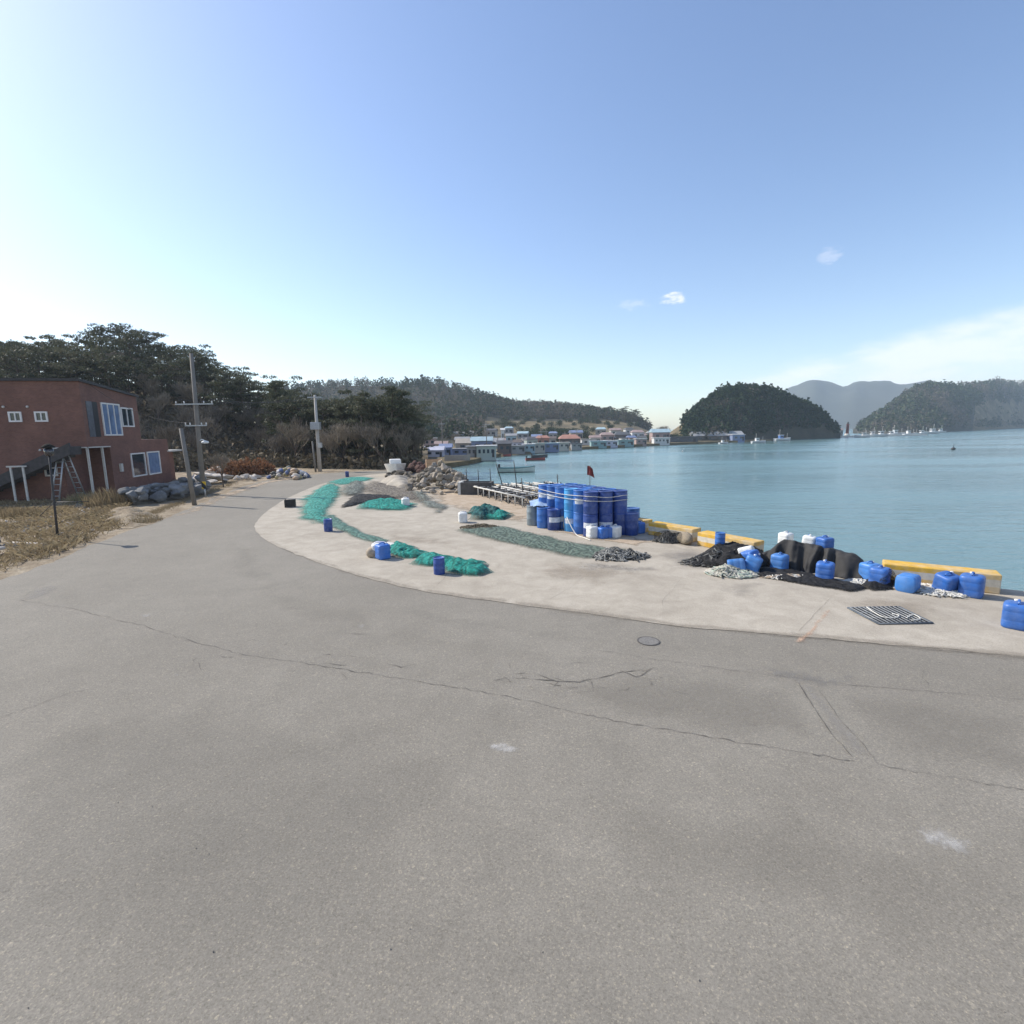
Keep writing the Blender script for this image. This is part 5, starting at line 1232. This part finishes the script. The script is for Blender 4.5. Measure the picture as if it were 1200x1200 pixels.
# white hull hauled out by the stones
p = G(464, 556.5); hb2 = thing('hauled_boat', 'small white boat hauled out beside the stone heap', 'boat', p, -1.3)
m = MB(); vs = []; NS = 8
for i in range(NS + 1):
    t = i / NS; x = (t - .5) * 3.0; w2 = .78 * (1 - max(0, (t - .5) / .5) ** 2.4); w2 = max(w2, .03)
    vs += [(x, -w2, .75 + .15 * t), (x, -w2 * .7, .15), (x, w2 * .7, .15), (x, w2, .75 + .15 * t)]
fs = [(i * 4 + k, (i + 1) * 4 + k, (i + 1) * 4 + k + 1, i * 4 + k + 1) for i in range(NS) for k in range(3)] + [(i * 4 + 3, (i + 1) * 4 + 3, (i + 1) * 4, i * 4) for i in range(NS)] + [(0, 1, 2, 3), tuple(NS * 4 + k for k in (3, 2, 1, 0))]
m.add(vs, fs); m.build('hull', M_offw, hb2); MB().box((-.1, 0, .98), (1.0, .8, .34)).build('cabin', M_white, hb2, bevel=.06)

# ------------------------------------------------------------------ village
def vhouse(px, d, wpx, h, wall, roof, rtype, label, name='village_house', cat='house', dep=None, nw=2, zb=None, rz=0.0, g='buildings of the harbour village', roofcol=None):
    p = AT(px, 505, d); z = (LOW_Z if zb is None else zb); k = F / d; w_ = wpx / k; dep = dep or max(2.5, w_ * .7)
    o = thing(name, label, cat, Vector((p.x, p.y, z)), rz, g)
    MB().box((0, dep / 2, h / 2 - .3), (w_, dep, h + .6)).build('wall', wall, o)
    m = MB(); ov = .25
    if rtype == 'gable':
        rh = min(1.6, dep * .28); a, b = -w_ / 2 - ov, w_ / 2 + ov
        m.add([(a, -ov, h), (b, -ov, h), (b, dep / 2, h + rh), (a, dep / 2, h + rh), (a, dep + ov, h), (b, dep + ov, h), (a, -ov, h - .12), (b, -ov, h - .12)], [(0, 1, 2, 3), (3, 2, 5, 4), (0, 3, 4), (1, 5, 2), (6, 7, 1, 0)])
    elif rtype == 'hip':
        rh = min(1.5, dep * .28); a, b = -w_ / 2 - ov, w_ / 2 + ov; i_ = w_ * .22
        m.add([(a, -ov, h), (b, -ov, h), (b, dep + ov, h), (a, dep + ov, h), (a + i_, dep / 2, h + rh), (b - i_, dep / 2, h + rh)], [(0, 1, 5, 4), (1, 2, 5), (2, 3, 4, 5), (3, 0, 4), (3, 2, 1, 0)])
    else:
        m.box((0, dep / 2, h + .07), (w_ + 2 * ov, dep + 2 * ov, .14))
    m.build('roof', roof, o)
    for i in range(nw):
        x = -w_ / 2 + w_ * (i + .7) / (nw + .4)
        m = MB(); m.box((x, -.02, h * .55), (min(1.1, w_ / (nw + 1) * .6), .06, h * .34)); m.build('window', M_glass, o)
    m = MB(); m.box((w_ / 2 - w_ * .12, -.02, h * .36), (min(.9, w_ * .12), .05, h * .7)); m.build('door', M_dark, o)
    return o
def vm(n, c):
    l_ = .33 * sum(c); c = tuple(.98 * (q * .5 + l_ * .5) for q in c)
    return simple('v_' + n, c, .75, .25, .6)
wl = vm('white', (.6, .6, .57)); cr = vm('cream', (.5, .46, .36)); bl = vm('blue', (.12, .22, .5)); lb_ = vm('lavender', (.48, .5, .68)); gy = vm('grey', (.3, .31, .32)); gn = vm('green', (.38, .48, .4)); cy = vm('cyan', (.25, .5, .6)); bn = vm('brown', (.16, .11, .09)); og = vm('orange', (.55, .16, .06)); pk = vm('pink', (.42, .24, .2)); tq = vm('turquoise', (.16, .42, .42)); dkb = vm('slate', (.09, .1, .12)); tan = vm('tan', (.42, .34, .24))
vhouse(507, 98, 22, 1.3, lb_, lb_, 'gable', 'pale lavender sheeted shed beside the wood', 'shed', 'shed')
vhouse(521, 101, 13, 1.7, bl, bl, 'gable', 'blue roofed shed next to the lavender one', 'shed', 'shed')
vhouse(539, 104, 22, 1.2, bl, gy, 'flat', 'long low blue grey shed behind the yard wall', 'shed', 'shed')
vhouse(552, 94, 11, 1.9, gy, gy, 'flat', 'grey block building at the corner of the sea wall', dep=3)
vhouse(569, 93, 22, 2.0, gn, wl, 'flat', 'pale green hall with a flat white roof at the shore', dep=4, nw=4)
vhouse(564, 118, 24, 2.6, bl, cy, 'gable', 'house with a light cyan roof behind the green hall')
vhouse(591, 112, 16, 2.0, bn, dkb, 'gable', 'brown house with a slate roof right of the green hall')
vhouse(606, 118, 18, 1.3, gy, gy, 'flat', 'low grey shed on the shore past the brown house', 'shed', 'shed', dep=3)
vhouse(620, 121, 13, 1.5, cy, wl, 'flat', 'pale cyan hut in the shore row', 'hut', 'hut', dep=3)
vhouse(632, 124, 13, 1.6, cr, gn, 'flat', 'cream hut in the shore row left of the blue hut', 'hut', 'hut', dep=3)
vhouse(646, 127, 18, 1.5, bl, cy, 'flat', 'bright blue hut in the middle of the shore row', 'hut', 'hut', dep=3)
vhouse(661, 133, 12, 1.5, cr, cr, 'flat', 'cream hut right of the bright blue hut', 'hut', 'hut', dep=3)
vhouse(676, 138, 12, 1.1, gy, dkb, 'flat', 'low grey hut beside the white boats', 'hut', 'hut', dep=3)
vhouse(702, 148, 18, 1.4, tq, cy, 'flat', 'turquoise hut on the water edge', 'hut', 'hut', dep=3)
vhouse(717, 152, 14, 1.4, lb_, wl, 'flat', 'lavender white hut between turquoise ones', 'hut', 'hut', dep=3)
vhouse(734, 157, 18, 1.4, tq, tq, 'flat', 'green turquoise hut at the right of the shore row', 'hut', 'hut', dep=3)
vhouse(752, 163, 12, 1.6, pk, wl, 'flat', 'pinkish hut right of the turquoise row', 'hut', 'hut', dep=3)
vhouse(776, 168, 18, 1.8, wl, wl, 'flat', 'white open fronted shed at the end of the shore', 'shed', 'shed', dep=3, nw=4)
vhouse(636, 150, 15, 2.6, og, og, 'hip', 'house with a bright orange roof behind the blue hut')
vhouse(668, 156, 24, 2.2, bn, og, 'hip', 'long brown house with a faded orange roof', nw=3)
vhouse(629, 168, 11, 2.6, lb_, bl, 'gable', 'house with a blue roof left of the orange roof', zb=-1.2)
vhouse(621, 152, 18, 2.0, bn, dkb, 'gable', 'dark house between the blue roof and the cyan hut')
vhouse(599, 165, 12, 2.6, cy, gy, 'gable', 'pale cyan house on the rise above the green hall', zb=-.8)
vhouse(589, 170, 4, 4.5, wl, wl, 'gable', 'narrow white tower like building on the rise', zb=-.8, nw=1, dep=2)
vhouse(600, 140, 26, 1.6, gy, wl, 'flat', 'long flat grey house behind the brown one', nw=4)
vhouse(547, 125, 26, 1.7, tan, tan, 'gable', 'tan house with a broad roof left of the cyan roof', zb=-1.2)
vhouse(541, 145, 16, 2.1, gn, gy, 'gable', 'small greenish house above the tan one', zb=-1.0)
vhouse(503, 140, 14, 2.2, pk, wl, 'flat', 'pinkish flat house beside the edge of the wood', zb=-.6)
vhouse(516, 128, 14, 1.8, tan, pk, 'gable', 'small tan house behind the lavender shed')
vhouse(712, 185, 15, 2.4, pk, pk, 'hip', 'house with a dull pink roof behind the turquoise huts', zb=-1.0)
vhouse(730, 190, 18, 2.3, bn, dkb, 'hip', 'house with a slate hip roof behind the shore row', zb=-1.0)
vhouse(748, 196, 14, 2.7, wl, pk, 'hip', 'white house with a pinkish roof on the rise', zb=-.6)
vhouse(698, 172, 12, 2.2, cr, pk, 'gable', 'cream house with a pink roof before the hedge')
vhouse(775, 190, 20, 3.0, pk, cy, 'gable', 'tall house with a pale cyan roof near the cliff', zb=-1.0)
vhouse(690, 165, 16, 1.7, wl, gy, 'flat', 'low white building right of the orange roof')
vhouse(843, 195, 58, 2.0, bn, gy, 'gable', 'long dark shed with a grey roof below the wood', 'shed', 'shed', dep=6, nw=5, zb=-1.6)
vhouse(866, 192, 14, 2.2, bl, wl, 'flat', 'small dark blue shed with a white roof at the end of the long shed', 'shed', 'shed', dep=4, zb=-1.6)
vhouse(897, 222, 26, 2.0, dkb, dkb, 'gable', 'dark shed with a black roof left of the blue cabin boat', 'shed', 'shed', dep=5, zb=-1.6)
vhouse(802, 182, 32, 1.8, dkb, dkb, 'flat', 'dark low shed under the trees at the foot of the cliff', 'shed', 'shed', dep=4, zb=-1.6)
vhouse(984, 300, 8, 3.0, tan, pk, 'gable', 'tan building seen in the gap past the island', zb=-1.8, g=None)
fill = [gy, tan, pk, dkb, wl, lb_, cr, bn, gn, bl]
for i in range(26):
    px = R.choice([R.uniform(575, 700), R.uniform(690, 790)]); base = lerp([(560, 100), (600, 118), (640, 128), (700, 152), (745, 168), (790, 188)], px)
    vhouse(px, base + R.uniform(14, 48), R.uniform(8, 16), R.uniform(1.4, 2.2), R.choice(fill), R.choice([gy, dkb, pk, dkb, bl, tan, gy, bn]), R.choice(['gable', 'hip', 'gable', 'flat']), 'small low roofed house in the crowded middle of the village', zb=-1.3, rz=R.uniform(-.4, .4), g='small houses packed behind the shore row')
for px, d, w_, h_ in [(575, 215, 12, 2.4), (596, 232, 10, 2.6), (612, 205, 12, 2.2), (648, 200, 10, 2.2), (676, 205, 14, 2.4), (704, 225, 12, 2.4), (722, 218, 12, 2.6), (738, 232, 10, 2.4), (765, 222, 12, 2.6), (553, 190, 12, 2.4), (538, 178, 12, 2.2)]:
    z_ = vp(px, d).z
    vhouse(px, d, w_, h_, R.choice([wl, cr, tan, gy, lb_]), R.choice([gy, bl, pk, dkb, cy]), R.choice(['gable', 'hip']), 'small pale house set back on the slope above the village', zb=z_, rz=R.uniform(-.3, .3), g='pale houses set back on the slope')
for i in range(46):
    px = R.uniform(566, 748); d = R.uniform(236, 332)
    BUSH.place(vp(px, d), 'dark shrub dotted on the olive and tan slope above the village', 'shrubs dotted on the slope above the village', R.uniform(1.2, 2.8))
for i in range(26):
    px = R.uniform(560, 790); d = lerp([(560, 110), (700, 160), (790, 195)], px) + R.uniform(10, 60)
    BUSH.place(vp(px, d), 'dark garden shrub between the village houses', 'garden shrubs between the houses', R.uniform(1.0, 1.9))
# yard wall, sea front rubble, poles
a, b = G(521, 540, LOW_Z), G(551, 539.5, LOW_Z); d = b - a
m = MB(); m.box((0, 0, .45), (d.length, .2, .9)); tag(m.build('yard_wall', tan, loc=(a + b) / 2, rz=math.atan2(d.y, d.x)), 'pale concrete yard wall before the blue grey shed', 'wall')
for i, (px, d, y) in enumerate([(488, 130, 485), (518, 112, 494), (570, 110, 495), (583, 118, 507), (568, 150, 498), (634, 150, 504), (640, 165, 504), (662, 160, 506), (668, 165, 504), (676, 172, 503), (743, 240, 494), (712, 200, 503)]):
    p = AT(px, 505, d); t = AT(px, y, d)
    o = thing('power_pole', 'thin grey power pole rising over the village roofs', 'power pole', Vector((p.x, p.y, LOW_Z)), 0, 'power poles in the village')
    MB().tube((0, 0, 0), (0, 0, t.z - LOW_Z), .13, .08, 6).build('shaft', M_pole, o)
    MB().box((0, -.1, t.z - LOW_Z - .5), (1.5, .1, .1)).build('crossarm', M_steel, o)
for d_ in (DR, CAN, BT):
    for k in d_.values(): k.finish()
for k in (PINES, CONES, BARES, BUSH, RUSH): k.finish()

# ------------------------------------------------------------------ light, sky, air
SUN_EL, sdir = rad(40), Vector((-.92, .39, 0)).normalized()
sv = Vector((sdir.x * math.cos(SUN_EL), sdir.y * math.cos(SUN_EL), math.sin(SUN_EL)))
sl = bpy.data.lights.new('sun', 'SUN'); sl.energy = 4.4; sl.angle = rad(.53); sl.color = (1, .93, .83)
so = bpy.data.objects.new('sun', sl); C.objects.link(so); so.rotation_euler = sv.to_track_quat('Z', 'Y').to_euler()
W = bpy.data.worlds.new('World'); sc.world = W; W.use_nodes = True; nt = W.node_tree
bg = nt.nodes['Background']; bg.inputs[1].default_value = .15
sky = nt.nodes.new('ShaderNodeTexSky'); sky.sky_type = 'NISHITA'; sky.sun_disc = False
sky.sun_elevation = SUN_EL; sky.sun_rotation = math.atan2(sdir.x, sdir.y); sky.air_density = 1.0; sky.dust_density = .65; sky.ozone_density = 1.0
tc = nt.nodes.new('ShaderNodeTexCoord'); D = tc.outputs['Generated']
def mth(op, a, b=None, c=None):
    n = nd(nt, 'ShaderNodeMath', operation=op)
    for i, v in enumerate((a, b, c)):
        if v is None: continue
        if hasattr(v, 'is_output'): nt.links.new(v, n.inputs[i])
        else: n.inputs[i].default_value = v
    return n.outputs[0]
def mrange(v, a, b, c=0, d=1):
    n = nd(nt, 'ShaderNodeMapRange', interpolation_type='SMOOTHSTEP'); nt.links.new(v, n.inputs[0])
    for i, q in enumerate((a, b, c, d)): n.inputs[i + 1].default_value = q
    return n.outputs[0]
sx = nt.nodes.new('ShaderNodeSeparateXYZ'); nt.links.new(D, sx.inputs[0])
az = mth('ARCTAN2', sx.outputs[0], sx.outputs[1]); el = mth('ARCSINE', sx.outputs[2])
mp = nt.nodes.new('ShaderNodeMapping'); mp.inputs['Scale'].default_value = (5, 5, 16); nt.links.new(D, mp.inputs[0])
cn = nd(nt, 'ShaderNodeTexNoise', Scale=1.6, Detail=7.0, Roughness=.6); nt.links.new(mp.outputs[0], cn.inputs['Vector'])
cn2 = nd(nt, 'ShaderNodeTexNoise', Scale=9.0, Detail=6.0, Roughness=.6); nt.links.new(mp.outputs[0], cn2.inputs['Vector'])
topel = mth('MULTIPLY_ADD', az, .22, -.025); topel = mth('MULTIPLY_ADD', cn.outputs['Fac'], .05, topel)
bank = mth('MULTIPLY', mrange(mth('SUBTRACT', topel, el), -.004, .03), mrange(az, .28, .5))
bank = mth('MULTIPLY', bank, mrange(cn.outputs['Fac'], .3, .62, .2, .6))
def spot(px, py, wx, wy):
    v = ray(px, py).normalized(); a0, e0 = math.atan2(v.x, v.y), math.asin(v.z)
    dx = mth('MULTIPLY', mth('SUBTRACT', az, a0), 1 / wx); dy = mth('MULTIPLY', mth('SUBTRACT', el, e0), 1 / wy)
    r2 = mth('ADD', mth('MULTIPLY', dx, dx), mth('MULTIPLY', dy, dy)); r2 = mth('ADD', r2, mth('MULTIPLY', mth('SUBTRACT', cn2.outputs['Fac'], .5), 5.0))
    return mrange(r2, 1.1, -.6)
tot = bank
for a_ in ((788, 350, .022, .011, .75), (740, 357, .03, .010, .2), (973, 298, .018, .013, .22)):
    tot = mth('MAXIMUM', tot, mth('MULTIPLY', spot(*a_[:4]), a_[4]))
mx = nt.nodes.new('ShaderNodeMix'); mx.data_type = 'RGBA'; nt.links.new(tot, mx.inputs[0]); hs = nd(nt, 'ShaderNodeHueSaturation', Saturation=1.08, Hue=.506); nt.links.new(sky.outputs[0], hs.inputs['Color']); nt.links.new(hs.outputs[0], mx.inputs[6]); mx.inputs[7].default_value = (6.3, 6.1, 6.3, 1)
nt.links.new(mx.outputs[2], bg.inputs[0])
hz = MB(); hz.box((500, 780, 75), (2400, 2000, 158)); ho = hz.build('haze', [])
m = bpy.data.materials.new('air'); m.use_nodes = True; n_ = m.node_tree; n_.nodes.remove(n_.nodes['Principled BSDF'])
pv = n_.nodes.new('ShaderNodeVolumePrincipled'); pv.inputs['Color'].default_value = (.74, .87, 1, 1); pv.inputs['Density'].default_value = .0003; pv.inputs['Anisotropy'].default_value = .1
n_.links.new(pv.outputs[0], n_.nodes['Material Output'].inputs['Volume']); ho.data.materials.append(m); tag(ho, kind='stuff')

sc.view_settings.view_transform = 'Standard'; sc.view_settings.look = 'None'; sc.view_settings.exposure = 0.43; sc.view_settings.gamma = 1
sc.cycles.use_denoising = True; sc.cycles.max_bounces = 6; sc.cycles.volume_bounces = 2; sc.cycles.transparent_max_bounces = 12
